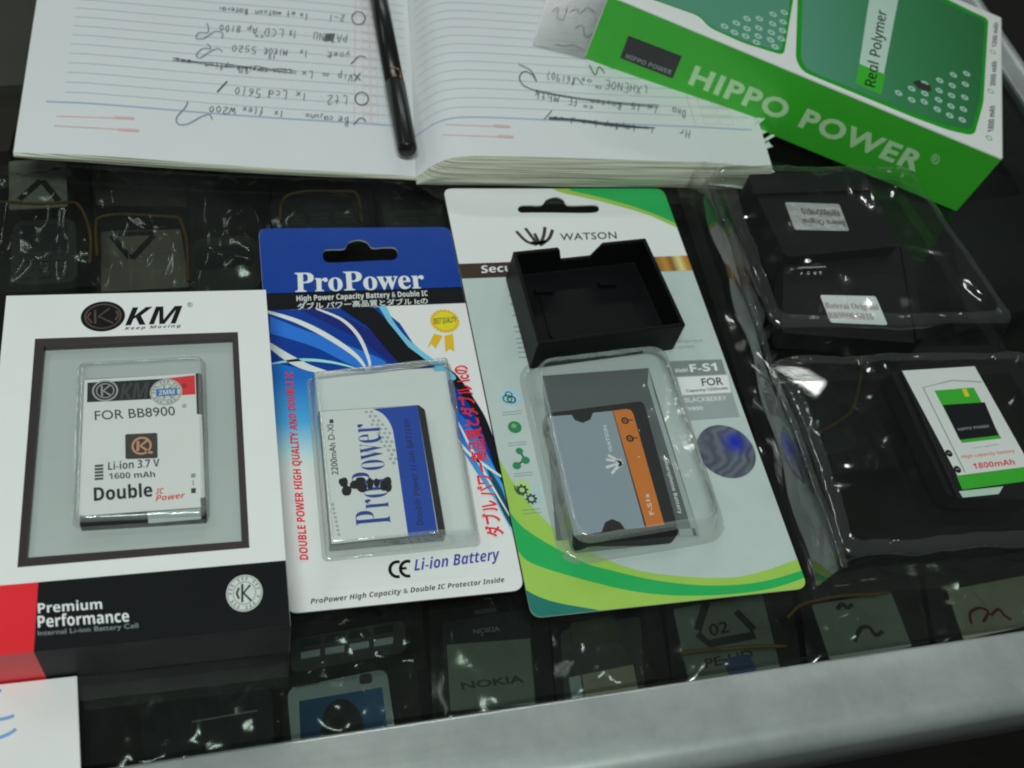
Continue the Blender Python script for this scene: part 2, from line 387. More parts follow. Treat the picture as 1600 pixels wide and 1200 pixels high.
for page, nm, lab in ((pageL, 'left_page', None), (pageR, 'right_page', None)):
    mb = MB(); n, k = 60, 14; V = [page(i / n, j / k) for j in range(k + 1) for i in range(n + 1)]
    mb.add(V, [(j * (n + 1) + i, j * (n + 1) + i + 1, (j + 1) * (n + 1) + i + 1, (j + 1) * (n + 1) + i) for j in range(k) for i in range(n)], PAPER)
    mb.build('page', note, smooth_=True)
    mb = MB(); layers = 14 if page is pageR else 6
    for edge in ('front', 'side'):
        top = [page(i / n, 0) for i in range(n + 1)] if edge == 'front' else [page(0 if page is pageL else 1, j / k) for j in range(k + 1)]
        rows = []
        for l in range(layers + 1):
            f = l / layers; row = []
            for i, p in enumerate(top):
                q = p.copy(); q.z = p.z * (1 - f) + 0.0002 * f - 0.00003
                out = (0.0006 * noise.noise(Vector((i * 0.05, l * 0.9, 3))) + 0.0016 * math.sin(math.pi * f) * (1 if page is pageR else 0.5) + (0.0035 if page is pageR else 0.0010) * f)
                if edge == 'front': q.y -= max(0, out) if l else 0
                else: q.x += (1 if page is pageR else -1) * (max(0, out) if l else 0) * 0.4
                row.append(q)
            rows.append(row)
        V = [q for r_ in rows for q in r_]; m_ = len(top)
        mb.add(V, [(l * m_ + i, l * m_ + i + 1, (l + 1) * m_ + i + 1, (l + 1) * m_ + i) for l in range(layers) for i in range(m_ - 1)], STACK)
    mb.build('page_edges', note, smooth_=True)
RULE = mat('ruled_line_blue', C(160, 176, 190), 0.8); RULE2 = mat('ruled_line_bold', C(152, 168, 192), 0.8); RED = mat('ruled_line_red', C(204, 166, 166), 0.8)
PEN = mat('pen_ink', C(84, 88, 94), 0.7); PEN2 = mat('pen_ink_light', C(118, 130, 142), 0.7); PENB = mat('pen_ink_heavy', C(72, 74, 80), 0.7)
def pline(mb, page, s0, t0, s1, t1, wd, m, n=40):
    R = []
    for i in range(n + 1):
        p = page(s0 + (s1 - s0) * i / n, t0 + (t1 - t0) * i / n); p.z += 0.00022; R.append(p)
    mb.ribbon(R, wd, m)
for page, sa, sb in ((pageL, 0.10, 0.985), (pageR, 0.012, 0.97)):
    mb = MB(); t0 = 0.245 if page is pageL else 0.285
    i0 = invert(page, onpage(page, 420, 183))[1] if page is pageL else invert(page, onpage(page, 800, 183))[1]
    pline(mb, page, sa - 0.04, i0, sb, i0 + (0.0 if page is pageL else -0.01), 0.0009, RULE2)
    dt = 0.0385
    for k in range(1, 24):
        pline(mb, page, sa, i0 + dt * k, sb, i0 + dt * k, 0.00035, RULE)
    mb.build('ruled_lines', note)
    mb = MB()
    if page is pageL:
        s_, t_ = invert(page, onpage(page, 553, 165)); pline(mb, page, s_, i0, s_ + 0.012, 1.0, 0.00035, RED)
        for (x0, y0, x1, y1) in ((88, 181, 210, 185), (85, 196, 208, 203)): mb.ribbon([onpage(page, x0 + (x1 - x0) * i / 10, y0 + (y1 - y0) * i / 10) for i in range(11)], 0.0005, RED)
        for (x0, y0) in ((178, 183), (185, 202)): mb.ribbon([onpage(page, x0 + 32 * i / 6, y0 + 1.5 * i / 6) for i in range(7)], 0.0016, RED)
        mb.build('margin_lines', note); mb = MB()
        for k in range(14):
            tt = i0 + dt * (k + 0.15)
            for q in range(2):
                sc = s_ + 0.025 + 0.022 * q; rr = [page(sc, tt), page(sc + 0.018, tt), page(sc + 0.018, tt + dt * 0.7), page(sc, tt + dt * 0.7), page(sc, tt)]
                for p in rr: p.z += 0.0002
                mb.ribbon(rr, 0.00028, RED)
    else:
        s_, t_ = invert(page, onpage(page, 1084, 185)); pline(mb, page, s_, i0, s_ - 0.005, 1.0, 0.00035, RED)
        for (x0, y0, x1, y1) in ((696, 194, 798, 198), (692, 210, 798, 214)): mb.ribbon([onpage(page, x0 + (x1 - x0) * i / 10, y0 + (y1 - y0) * i / 10) for i in range(11)], 0.0005, RED)
        for (x0, y0) in ((772, 196), (778, 212)): mb.ribbon([onpage(page, x0 + 24 * i / 6, y0 + 1.5 * i / 6) for i in range(7)], 0.0018, RED)
        mb.build('margin_lines', note); mb = MB()
        for k in range(8):
            tt = i0 + dt * (k + 0.15)
            for q in range(2):
                sc = s_ + 0.03 + 0.05 * q; rr = [page(sc, tt), page(sc + 0.04, tt), page(sc + 0.04, tt + dt * 0.7), page(sc, tt + dt * 0.7), page(sc, tt)]
                for p in rr: p.z += 0.0002
                mb.ribbon(rr, 0.00028, RED)
    mb.build('date_boxes', note)
# single stroke alphabet for the handwriting: unit box, y up
SF = {'a': [[(.8, .5), (.3, .55), (.1, .2), (.4, 0), (.75, .3), (.8, .5), (.85, 0)]], 'b': [[(.2, 1), (.2, 0), (.6, 0), (.75, .3), (.5, .5), (.2, .35)]], 'c': [[(.75, .45), (.4, .55), (.15, .25), (.4, 0), (.75, .08)]],
 'd': [[(.75, .4), (.4, .5), (.15, .2), (.4, 0), (.75, .2), (.75, 1), (.8, 0)]], 'e': [[(.15, .28), (.7, .32), (.5, .55), (.2, .4), (.25, .05), (.75, .08)]], 'f': [[(.8, .95), (.5, .95), (.4, .6), (.35, -.2)], [(.15, .5), (.7, .5)]],
 'h': [[(.2, 1), (.2, 0)], [(.2, .35), (.5, .5), (.7, .3), (.7, 0)]], 'i': [[(.4, .5), (.4, 0)], [(.4, .7), (.42, .75)]], 'j': [[(.5, .5), (.5, -.25), (.2, -.2)]], 'k': [[(.2, 1), (.2, 0)], [(.7, .5), (.22, .22), (.75, 0)]], 'l': [[(.4, 1), (.38, .05), (.6, 0)]],
 'm': [[(.05, 0), (.1, .5), (.15, .4), (.35, .5), (.4, 0)], [(.4, .4), (.65, .5), (.75, 0)]], 'n': [[(.15, .5), (.15, 0)], [(.15, .35), (.5, .52), (.7, .3), (.7, 0)]], 'o': [[(.45, .52), (.15, .3), (.4, 0), (.75, .25), (.5, .52)]], 'p': [[(.2, .5), (.2, -.35)], [(.2, .4), (.6, .5), (.7, .2), (.2, .05)]],
 'r': [[(.2, .5), (.2, 0)], [(.2, .3), (.45, .5), (.7, .48)]], 's': [[(.7, .5), (.3, .5), (.25, .32), (.65, .2), (.5, 0), (.15, .04)]], 't': [[(.45, .95), (.42, .05), (.65, 0)], [(.15, .6), (.75, .6)]], 'u': [[(.15, .5), (.2, .05), (.5, 0), (.7, .2), (.72, .5), (.75, 0)]],
 'w': [[(.05, .5), (.25, 0), (.45, .4), (.65, 0), (.85, .5)]], 'x': [[(.15, .5), (.75, 0)], [(.75, .5), (.15, 0)]], 'y': [[(.15, .5), (.4, .05)], [(.75, .5), (.35, -.3)]], 'g': [[(.7, .5), (.3, .5), (.2, .15), (.6, .1), (.7, .45), (.65, -.3), (.2, -.3)]],
 '0': [[(.45, .9), (.15, .5), (.4, 0), (.75, .4), (.5, .9)]], '1': [[(.45, .95), (.4, 0)]], '2': [[(.15, .75), (.45, .95), (.7, .65), (.15, 0), (.8, .03)]], '4': [[(.6, .95), (.1, .35), (.8, .35)], [(.6, .7), (.6, 0)]], '5': [[(.75, .95), (.25, .95), (.2, .55), (.65, .5), (.6, .05), (.15, 0)]],
 '6': [[(.65, .95), (.2, .4), (.35, 0), (.7, .2), (.5, .45), (.2, .3)]], '8': [[(.5, .5), (.2, .75), (.5, .95), (.75, .75), (.2, .25), (.45, 0), (.75, .25), (.5, .5)]], '9': [[(.7, .6), (.3, .5), (.3, .9), (.7, .9), (.65, 0)]], ':': [[(.4, .4), (.43, .44)], [(.4, .05), (.43, .1)]], '.': [[(.4, 0), (.45, .04)]], '=': [[(.1, .4), (.8, .4)], [(.1, .15), (.8, .17)]], '/': [[(.7, 1), (.2, -.1)]], '-': [[(.1, .3), (.8, .3)]], '(': [[(.6, 1), (.3, .5), (.6, -.05)]], ')': [[(.3, 1), (.6, .5), (.3, -.05)]],
 'A': [[(.05, 0), (.45, .95), (.8, 0)], [(.2, .35), (.7, .35)]], 'P': [[(.2, 0), (.2, .95), (.7, .85), (.6, .5), (.2, .45)]], 'T': [[(.45, .95), (.45, 0)], [(.1, .95), (.8, .95)]], 'N': [[(.15, 0), (.15, .95), (.7, 0), (.7, .95)]], 'U': [[(.15, .95), (.2, .1), (.5, 0), (.7, .2), (.7, .95)]], 'L': [[(.2, .95), (.2, 0), (.7, 0)]], 'C': [[(.75, .85), (.4, .95), (.15, .5), (.4, 0), (.75, .1)]], 'D': [[(.2, 0), (.2, .95), (.7, .7), (.65, .2), (.2, 0)]], 'M': [[(.1, 0), (.15, .95), (.45, .3), (.7, .95), (.8, 0)]], 'B': [[(.2, 0), (.2, .95), (.65, .8), (.25, .5), (.7, .25), (.2, 0)]], 'F': [[(.2, 0), (.2, .95), (.75, .95)], [(.2, .5), (.6, .5)]], 'E': [[(.75, .95), (.2, .95), (.2, 0), (.75, 0)], [(.2, .5), (.6, .5)]], 'H': [[(.15, .95), (.15, 0)], [(.7, .95), (.7, 0)], [(.15, .5), (.7, .5)]], 'K': [[(.2, .95), (.2, 0)], [(.75, .95), (.2, .45), (.75, 0)]], 'O': [[(.45, .95), (.1, .5), (.45, 0), (.8, .5), (.45, .95)]], 'R': [[(.2, 0), (.2, .95), (.7, .8), (.2, .5), (.75, 0)]], 'S': [[(.75, .9), (.3, .95), (.2, .65), (.7, .35), (.5, 0), (.1, .08)]], 'V': [[(.1, .95), (.4, 0), (.75, .95)]], 'I': [[(.4, .95), (.4, 0)]], 'X': [[(.1, .95), (.8, 0)], [(.8, .95), (.1, 0)]], 'W': [[(.02, .95), (.2, 0), (.45, .6), (.68, 0), (.9, .95)]]}
RW = random.Random(5)
def hand(mb, page, word, sx, sy, ex, ey, hgt, m, wd=0.0005):
    """handwritten word seen upside down: starts at pixel (sx,sy) on its baseline and runs left to (ex,ey)"""
    n = len(word); ux, uy = (ex - sx) / n, (ey - sy) / n
    for i, ch in enumerate(word):
        if ch not in SF: continue
        j = RW.uniform(-0.06, 0.06); k = RW.uniform(0.88, 1.12)
        for st in SF[ch]:
            pts = [(sx + ux * (i + (x + RW.uniform(-.04, .04)) + 0.15 * y), sy + uy * (i + x) + hgt * k * (y + j + RW.uniform(-.03, .03))) for x, y in st]
            pts = smooth(pts, 4) if len(pts) > 2 else [Vector(p) for p in pts]
            mb.ribbon([onpage(page, p.x, p.y, 0.0004) for p in pts], wd, m)
def scrawl(mb, page, pts, m, wd=0.0005):
    mb.ribbon([onpage(page, p.x, p.y, 0.00046) for p in smooth(pts, 5)], wd, m)
Q5 = lambda x, y: (x * 0.425, y * 0.425)
def hw(mb, page, word, a, b, h, m=PEN, wd=0.00038, q=Q5): hand(mb, page, word, *q(*a), *q(*b), h * 0.425, m, wd)
mb = MB()
for word, a, b, h in (('Be', (1285, 430), (1240, 426), 32), ('cajuno.', (1225, 428), (1105, 415), 24), ('1x', (1045, 408), (1005, 405), 26), ('flex', (970, 398), (890, 392), 26), ('W200', (868, 395), (765, 390), 26),
    ('Lt2', (1280, 355), (1200, 348), 32), (':', (1190, 348), (1170, 345), 24), ('1x', (1130, 340), (1085, 336), 30), ('Lcd', (1058, 336), (985, 330), 30), ('5610', (962, 328), (860, 318), 30),
    ('Vip', (1298, 275), (1240, 268), 30), ('=', (1215, 268), (1180, 264), 26), ('Lx', (1152, 262), (1108, 258), 26), ('yoeR', (1290, 195), (1200, 188), 24), ('1x', (1132, 185), (1100, 182), 24), ('MIKOR', (1058, 182), (968, 175), 24), ('5520', (945, 172), (850, 165), 24),
    ('PATANU', (1280, 128), (1150, 118), 30), (':', (1130, 118), (1115, 116), 26), ('1x', (1090, 114), (1062, 110), 34), ('LCD', (1045, 108), (970, 102), 30), ('Ap', (948, 100), (905, 97), 24), ('8100', (888, 96), (805, 90), 24),
    ('2-1', (1270, 58), (1205, 52), 24), ('1x', (1135, 48), (1100, 45), 24), ('et', (1088, 44), (1050, 42), 20), ('watson', (1035, 42), (935, 36), 20), ('Baterai', (912, 32), (800, 24), 20), ('co', (915, 262), (875, 258), 18), ('15', (1015, 203), (985, 201), 14), ('co', (970, 130), (935, 126), 14)):
    hw(mb, pageL, word, a, b, h)
for word, a, b, h in (('conn', (1075, 255), (1000, 250), 24), ('earpiece', (985, 250), (870, 242), 22), ('option', (860, 238), (750, 228), 24), ('ses', (705, 222), (640, 212), 20)): hw(mb, pageL, word, a, b, h)
for o_ in range(2): scrawl(mb, pageL, [Q5(1090, 262 + 7 * o_), Q5(1040, 252 + 12 * o_), Q5(1000, 254 + 5 * o_), Q5(950, 244 + 10 * o_), Q5(900, 244 + 4 * o_), Q5(800, 231 + 11 * o_), Q5(720, 226 + 3 * o_), Q5(635, 212 + 9 * o_)], PENB, 0.0004)
for pts in ([(1345, 445), (1335, 435), (1320, 436), (1300, 458)], [(1345, 210), (1320, 206), (1300, 225), (1290, 235)]): scrawl(mb, pageL, [Q5(*p) for p in pts], PEN, 0.0006)
for cx, cy in ((1330, 362), (1318, 66)): scrawl(mb, pageL, [Q5(cx + 24 * math.cos(a), cy + 24 * math.sin(a)) for a in [i * 0.7 - 1 for i in range(10)]], PEN, 0.0006)
scrawl(mb, pageL, [Q5(1325, 268), Q5(1302, 298)], PEN, .0006); scrawl(mb, pageL, [Q5(1300, 270), Q5(1325, 295)], PEN, .0006)
scrawl(mb, pageL, [Q5(835, 298), Q5(798, 338)], PENB, .0007)
for i in range(6): scrawl(mb, pageL, [Q5(1230 - 6 * i, 122), Q5(1222 - 6 * i, 150)], PENB, .0006)
scrawl(mb, pageL, [Q5(*p) for p in ((780, 438), (770, 420), (740, 428), (690, 455), (655, 455), (650, 430), (680, 395), (690, 372))], PEN2, .0006)
scrawl(mb, pageL, [Q5(*p) for p in ((818, 190), (800, 178), (770, 190), (735, 212), (722, 200), (745, 178), (775, 178), (762, 160))], PEN2, .0006)
scrawl(mb, pageL, [Q5(*p) for p in ((815, 140), (818, 122), (790, 115), (750, 140), (722, 140), (730, 120), (765, 118), (762, 85))], PEN2, .0006)
mb.build('handwriting', note)
Q6 = lambda x, y: (560 + x * 0.425, y * 0.425)
mb = MB()
for word, a, b, h in (('Hr', (1222, 482), (1175, 470), 28), ('Dea', (1205, 405), (1155, 392), 30), ('co', (895, 318), (870, 314), 16), ('co', (865, 392), (825, 384), 16), ('LXHENOE', (1065, 318), (905, 295), 30), ('os', (860, 292), (815, 284), 22), ('(6190)', (800, 285), (690, 262), 28), ('1x', (1105, 392), (1060, 385), 26), ('15', (1040, 384), (1000, 378), 24), ('Bosson', (970, 378), (850, 362), 24), ('FE', (805, 362), (770, 356), 24), ('Mhtk', (740, 352), (645, 335), 26), ('1x', (1090, 468), (1050, 462), 22), ('Laptop', (1020, 462), (900, 448), 24), ('board', (880, 445), (780, 432), 22), ('os', (760, 432), (710, 425), 20)):
    hw(mb, pageR, word, a, b, h, q=Q6)
for o_ in range(2): scrawl(mb, pageR, [Q6(1105, 386 + 8 * o_), Q6(1000, 380 + 5 * o_), Q6(860, 366 + 5 * o_), Q6(740, 348 + 4 * o_), Q6(650, 330 + 5 * o_)], PENB, .00045)
for o_ in range(3): scrawl(mb, pageR, [Q6(1092, 470), Q6(1000, 462 + 3 * o_), Q6(900, 450 + 4 * o_), Q6(800, 438 + 3 * o_), Q6(700, 430 + 4 * o_)], PENB, .0005)
scrawl(mb, pageR, [Q6(*p) for p in ((660, 335), (610, 315), (592, 285), (610, 262), (640, 275), (655, 300), (635, 260), (590, 236))], PEN, .0006)
scrawl(mb, pageR, [Q6(*p) for p in ((825, 310), (800, 285), (785, 310))], PEN, .0005)
scrawl(mb, pageR, [Q6(712, 405), Q6(682, 440)], PEN, .0005)
scrawl(mb, pageR, [Q6(*p) for p in ((850, 238), (870, 275), (885, 245), (905, 268))], PEN, .0006)
mb.build('handwriting', note)
# curled, torn page corners at the near right corner
CURL = mat('worn_paper', C(196, 206, 200), 0.8, var=0.08, scale=150)
def curl(px, py, length, rad, ang, lift, turns=0.8):
    mb = MB(); o = HZ(lift)(px, py); d = Vector((math.cos(ang), math.sin(ang), 0.03)).normalized(); sd = Vector((-d.y, d.x, 0)); loops = []
    for i in range(9):
        f = i / 8; r = rad * (0.35 + 0.65 * f); row = []
        for k in range(13):
            a = -0.6 + turns * 2 * math.pi * k / 12; rr = r * (1 - 0.35 * k / 12)
            row.append(o + d * (length * (f - 0.5)) + sd * (rr * math.sin(a)) + Vector((0, 0, r - rr * math.cos(a))))
        loops.append(row)
    n = 13; mb.add([v for l in loops for v in l], [(j * n + i, j * n + i + 1, (j + 1) * n + i + 1, (j + 1) * n + i) for j in range(8) for i in range(12)], CURL)
    mb.build('curled_corner', note, smooth_=True)
curl(1166, 216, 0.020, 0.0046, math.radians(36), 0.0085, 0.55)
curl(1180, 236, 0.022, 0.0036, math.radians(24), 0.0070, 0.6)
for k, (lift, ext, up_c, sd_) in enumerate(((.0112, .002, .0030, .0), (.0088, .005, .0024, .3), (.0062, .0035, .0016, .8), (.0036, .0020, .0010, 1.3))):   # dog-eared leaves
    mb = MB(); n = 12; A = []
    for j in range(n + 1):
        for i in range(n + 1):
            u, v = i / n, j / n; x = .176 + (.030 + ext - .010 * v * (1 + .5 * k)) * u; y = .1160 - .0012 * k * (1 - v) + .034 * v + .003 * u * math.sin(2 * u + k)
            z = lift - .002 * u * (1 - v) + up_c * (u ** 3) * (1 - v) * (1 + .4 * math.sin(4 * v + k)) + .0006 * noise.noise(Vector((u * 3 + k, v * 3, sd_)))
            A.append(Vector((x, y, max(z, .0008))))
    mb.add(A, [(j * (n + 1) + i, j * (n + 1) + i + 1, (j + 1) * (n + 1) + i + 1, (j + 1) * (n + 1) + i) for j in range(n) for i in range(n)], CURL); mb.build('dog_eared_leaf', note, smooth_=True)

curl(1172, 216, 0.022, 0.0050, math.radians(34), 0.0080, 0.55)
# pen in the fold of the notebook
pen = thing('pen', (0.03, 0.13, 0.004), 'black pen lying along the fold of the open notebook', 'pen')
PENBL = mat('pen_barrel_plastic', (0.013, 0.013, 0.014, 1), 0.30, var=0.2)
p1 = HZ(0.0095)(637, 236); p0 = HZ(0.0095)(594, 10); p0 = p1 + (p0 - p1).normalized() * 0.150; dv = (p0 - p1).normalized()
mb = MB(); mb.tube([p1, p1 + dv * 0.0006, p1 + dv * 0.002, p1 + dv * 0.046, p1 + dv * 0.0465], [0.0036, 0.0043, 0.0046, 0.0049, 0.0046], PENBL, 24); mb.build('cap', pen, smooth_=True)
mb = MB(); mb.tube([p1 + dv * 0.0465, p1 + dv * 0.10, p1 + dv * 0.15], [0.0045, 0.0046, 0.0042], PENBL, 24); mb.build('barrel', pen, smooth_=True)
RUST = mat('worn_brown_mark', C(120, 96, 70), 0.6, var=0.3, scale=500)
mb = MB(); q = p1 + dv * 0.0475; rng = random.Random(3)
for i in range(9):
    a = rng.uniform(0.6, 2.2); u = dv.cross(Vector((0, 0, 1))).normalized(); c_ = q + dv * rng.uniform(-0.001, 0.006) + (u * math.cos(a) + Vector((0, 0, 1)) * math.sin(a)) * 0.00497
    t_ = (-u * math.sin(a) + Vector((0, 0, 1)) * math.cos(a)); mb.disc(c_, dv * rng.uniform(.0005, .0013), t_ * rng.uniform(.0004, .0010), RUST, 9)
mb.build('worn_patch', pen)

UPV = Vector((0, 0, 1))
def pts(pl, q, L, lift=0.0): return [pl(*q(*p), lift) for p in L]
def spts(pl, q, L, lift=0.0, n=6): return [pl(p.x, p.y, lift) for p in smooth([q(*p) for p in L], n)]
I = lambda x, y: (x, y)
LY = 0.00006                                     # thickness of one printed layer
def ccw(q):
    a = sum(q[i - 1].x * q[i].y - q[i].x * q[i - 1].y for i in range(len(q)))
    return q if a > 0 else list(reversed(q))

# ------------------------------------------------------------------ white retail box with a windowed front (left)
K = lambda x, y: (x * 0.56667, 420 + y * 0.56667)
ZK = 0.023475; T = HZ(ZK); TB = HZ(ZK)
kx0, kx1, ky0, ky1 = -0.1345, -0.0422, -0.1022, 0.0354
box = thing('battery_box', (-0.088, -0.033, 0), 'white battery retail box with a black and red lower band and a grey window', 'battery box')
wq = [T(*K(52, 822)), T(*K(687, 770)), T(*K(657, 173)), T(*K(95, 191))]; 
WX0, WX1, WY0, WY1 = -0.1237, -0.0535, -0.0740, 0.0153
mb = MB()
out_t = rect(kx0, kx1, ky0, ky1, ZK); win = rect(WX0, WX1, WY0, WY1, ZK)
mb.fill(out_t, WHITE, [win])
out_b = rect(kx0, kx1, ky0, ky1, 0.0002)
for i in range(4): mb.add([out_b[i], out_b[(i + 1) % 4], out_t[(i + 1) % 4], out_t[i]], [(0, 1, 2, 3)], WHITE)
mb.fill(out_b, WHITE)
mb.build('carton', box)
FRAME = mat('dark_brown_print', C(50, 44, 44), 0.45)
mb = MB(); inn = [Vector((WX0 + 0.0022, WY0 + 0.0034, ZK)), Vector((WX1 - 0.0024, WY0 + 0.0030, ZK)), Vector((WX1 - 0.0022, WY1 - 0.0024, ZK)), Vector((WX0 + 0.0030, WY1 - 0.0032, ZK))]
outw = rect(WX0, WX1, WY0, WY1, ZK)
for i in range(4):
    a, b, c, d = outw[i], outw[(i + 1) % 4], inn[(i + 1) % 4], inn[i]; lo = Vector((0, 0, -0.0006))
    mb.add([a, b, c + lo, d + lo], [(0, 1, 2, 3)], FRAME)
    mb.add([c + lo, d + lo, d + lo * 5.4, c + lo * 5.4], [(0, 1, 2, 3)], FRAME)
mb.build('window_frame', box)
INSERT = mat('grey_insert_card', C(178, 184, 184), 0.42, metal=.25, var=0.08, scale=30)
mb = MB(); mb.prism([v - UPV * 0.0036 for v in inn], (0, 0, 0.0004), INSERT); mb.build('insert', box)
KBL = clear('window_blister', rough=0.12, haze=0.04, tint=(.99, 1, .99), bump=0.25, bscale=110, boost=1.7)
bq = [HZ(0.0222)(*K(195, 712)), HZ(0.0222)(*K(578, 694)), HZ(0.0222)(*K(566, 242)), HZ(0.0222)(*K(212, 262))]
def blister(name, q, z0, h, r, parent, m, flange=0.0, draft=0.0012, steps=4, top=True, amp=0.00012, dens=10):
    q = [Vector((v.x, v.y, z0)) for v in ccw(q)]; L = []
    def ring(d, z): 
        g = inset(q, d) if d else [v.copy() for v in q]
        g = rquad(g, max(0.0006, r - d * 0.5), 6, dens)
        for v in g: v.z = z
        return g
    if flange: L.append(ring(-flange, z0 + 0.0002))
    L.append(ring(0, z0 + 0.0002))
    rr = min(0.0016, h * 0.4)
    L.append(ring(draft * 0.15, z0 + rr * 0.5))
    L.append(ring(draft * 0.8, z0 + h - rr))
    for k in range(1, steps + 1):
        a = math.pi / 2 * k / steps; L.append(ring(draft * 0.8 + rr * (1 - math.cos(a)), z0 + h - rr + rr * math.sin(a)))
    mb = MB(); mb.loft(L, BRIM, cap=False); mb.add(L[-1], [tuple(range(len(L[-1])))], m); wobble(mb, amp, 130, 3); return mb.build(name, parent, smooth_=True)
blister('blister', bq, ZK - 0.0026, 0.0042, 0.003, box, KBL)
mb = MB(); fq = rquad([v - UPV * 0.0023 for v in inset(inn, 0.0002)], 0.0006)
mb.fill(fq, KBL, [[Vector((v.x, v.y, ZK - 0.0023)) for v in rquad(ccw(bq), 0.003)]]); mb.build('window_film', box)
# print
mb = MB(); e = LY
bl_, br_ = T(*K(100, 861)), T(*K(782, 808)); yb = (bl_.y + br_.y) / 2; xr = T(*K(100, 950)).x
ink = lambda z=ZK + e: z
mb.fill(rect(xr, kx1 - 0.00005, ky0 - 0.00005, yb, ZK + e), BLACKINK)
mb.fill(rect(kx0 + 0.00005, xr, ky0 - 0.00005, yb, ZK + e), REDINK)
fz = lambda x0, x1: [Vector((x0, ky0 - e, 0.0003)), Vector((x1, ky0 - e, 0.0003)), Vector((x1, ky0 - e, ZK + e)), Vector((x0, ky0 - e, ZK + e))]
mb.fill(fz(xr, kx1 - 0.00005), BLACKINK); mb.fill(fz(kx0 + .00005, xr), REDINK)
rs = [Vector((kx1 + e, ky0, 0.0003)), Vector((kx1 + e, yb, 0.0003)), Vector((kx1 + e, yb, ZK)), Vector((kx1 + e, ky0, ZK))]; mb.fill(rs, BLACKINK)
mb.build('lower_band', box)
mb = MB()
mb.txt('Premium', K(105, 950), K(282, 938), K(104, 921), T, WHITEINK, 'b', 2 * e)
mb.txt('Performance', K(105, 990), K(357, 973), K(103, 955), T, WHITEINK, 'b', 2 * e)
mb.txt('Internal Li-ion Battery Cell', K(105, 1016), K(382, 994), K(104, 998), T, GREYINK, '', 2 * e)
mb.build('band_text', box)
SEAL = mat('seal_silver', C(190, 194, 190), 0.45, var=0.08, scale=300)
def seal(mb, c, q, pl, r, lift, m1, m2, m3):
    cc = pl(*q(*c), lift); rx = pl(*q(c[0] + r[0], c[1] - r[0] * 0.06), lift) - cc; ry = pl(*q(c[0], c[1] - r[1]), lift) - cc
    mb.disc(cc, rx, ry, m1, 40); up = UPV * e
    mb.disc(cc + up, rx * .95, ry * .95, m2, 40, .95); mb.disc(cc + up, rx * .64, ry * .64, m2, 40, .92)
    for i in range(22):
        a = 2 * math.pi * i / 22; p = cc + up + rx * .79 * math.cos(a) + ry * .79 * math.sin(a); rr = (rx * math.cos(a) + ry * math.sin(a)) * .09; tt = (-rx * math.sin(a) + ry * math.cos(a)) * .05
        if i % 4: mb.add([p - rr - tt, p + rr - tt, p + rr + tt, p - rr + tt], [(0, 1, 2, 3)], m2)
    up2 = up
    for A in ([(-.12, .5), (-.12, -.5)], [(.32, .42), (-.05, 0), (.38, -.45)], [(-.3, .3), (-.42, 0), (-.3, -.3)]):
        mb.ribbon([cc + up2 + rx * x + ry * y for x, y in A], rx.length * .13, m3)
mb = MB(); seal(mb, (674, 894), K, T, (50, 50), 2 * e, SEAL, GREYINK, SOFTBLACK); mb.build('seal', box)
mb = MB()
cc = T(*K(284, 131), e); rx = T(*K(345, 127), e) - cc; ry = T(*K(283, 90), e) - cc; mb.disc(cc, rx, ry, BLACKINK, 40)
BROWN = mat('logo_brown_print', C(78, 64, 54), 0.4); up = UPV * e
mb.disc(cc + up, rx * .84, ry * .84, BROWN, 40, .9)
for A in ([(-.35, .45), (-.35, -.45)], [(.3, .5), (-.2, 0), (.45, -.5)], [(-.55, .3), (-.7, 0), (-.5, -.4)], [(.6, .3), (.7, 0), (.55, -.3)]): mb.ribbon([cc + up + rx * x + ry * y for x, y in A], .0007, BROWN)
mb.txt('KM', K(345, 156), K(500, 150), K(350, 107), T, BLACKINK, 'bi', e)
mb.txt('Keep Moving', K(344, 171), K(498, 163), K(345, 160), T, SOFTBLACK, 'bi', e, space=1.25); mb.txt('®', K(516, 106), K(531, 105), K(516, 93), T, SOFTBLACK, '', e)
mb.build('brand_print', box)

# its battery
ZB = 0.02335
bat = thing('battery', (-0.088, -0.04, ZB - 0.005), 'white phone battery with black and red header inside the grey window of the white box', 'battery')
B_ = HZ(ZB)
DARKSIDE = mat('battery_casing_black', (0.012, 0.012, 0.013, 1), 0.42, var=0.2)
body = ccw(pts(B_, K, [(220, 712), (570, 690), (556, 288), (232, 304)]))
mb = MB(); mb.prism([v - UPV * 0.0048 for v in rquad(body, 0.0008)], (0, 0, 0.0048), DARKSIDE); mb.build('casing', bat)
mb = MB(); mb.prism(pts(B_, K, [(233, 306), (539, 289), (543, 401), (557, 402), (566, 630), (552, 632), (554, 658), (217, 682)]), (0, 0, e), mat('battery_label_white', C(214, 222, 226), 0.35, var=.02))
mb.prism(pts(B_, K, [(405, 671), (552, 660), (555, 690), (410, 702)]), (0, 0, e), SILVER); mb.build('white_label', bat)
mb = MB(); l = 2 * e
mb.fill(pts(B_, K, [(241, 314), (452, 303), (470, 330), (478, 356), (240, 368)], l), BLACKINK)
mb.fill(pts(B_, K, [(452, 303), (537, 293), (539, 346), (478, 350), (470, 330)], l), REDINK)
mb.txt('KM', K(330, 362), K(412, 356), K(330, 318), B_, SOFTBLACK, 'bi', l + e)
LG = mat('logo_grey_print', C(150, 152, 152), 0.4)
c0 = B_(*K(290, 336), l + e); rx = B_(*K(326, 334), l + e) - c0; ry = B_(*K(289, 307), l + e) - c0; mb.disc(c0, rx, ry, LG, 32, .86); mb.disc(c0, rx * .7, ry * .7, LG, 32, .88)
for A in ([(-.25, .5), (-.25, -.5)], [(.4, .5), (-.15, 0), (.45, -.5)]): mb.ribbon([c0 + rx * x + ry * y for x, y in A], .0006, LG)
mb.build('header_print', bat)
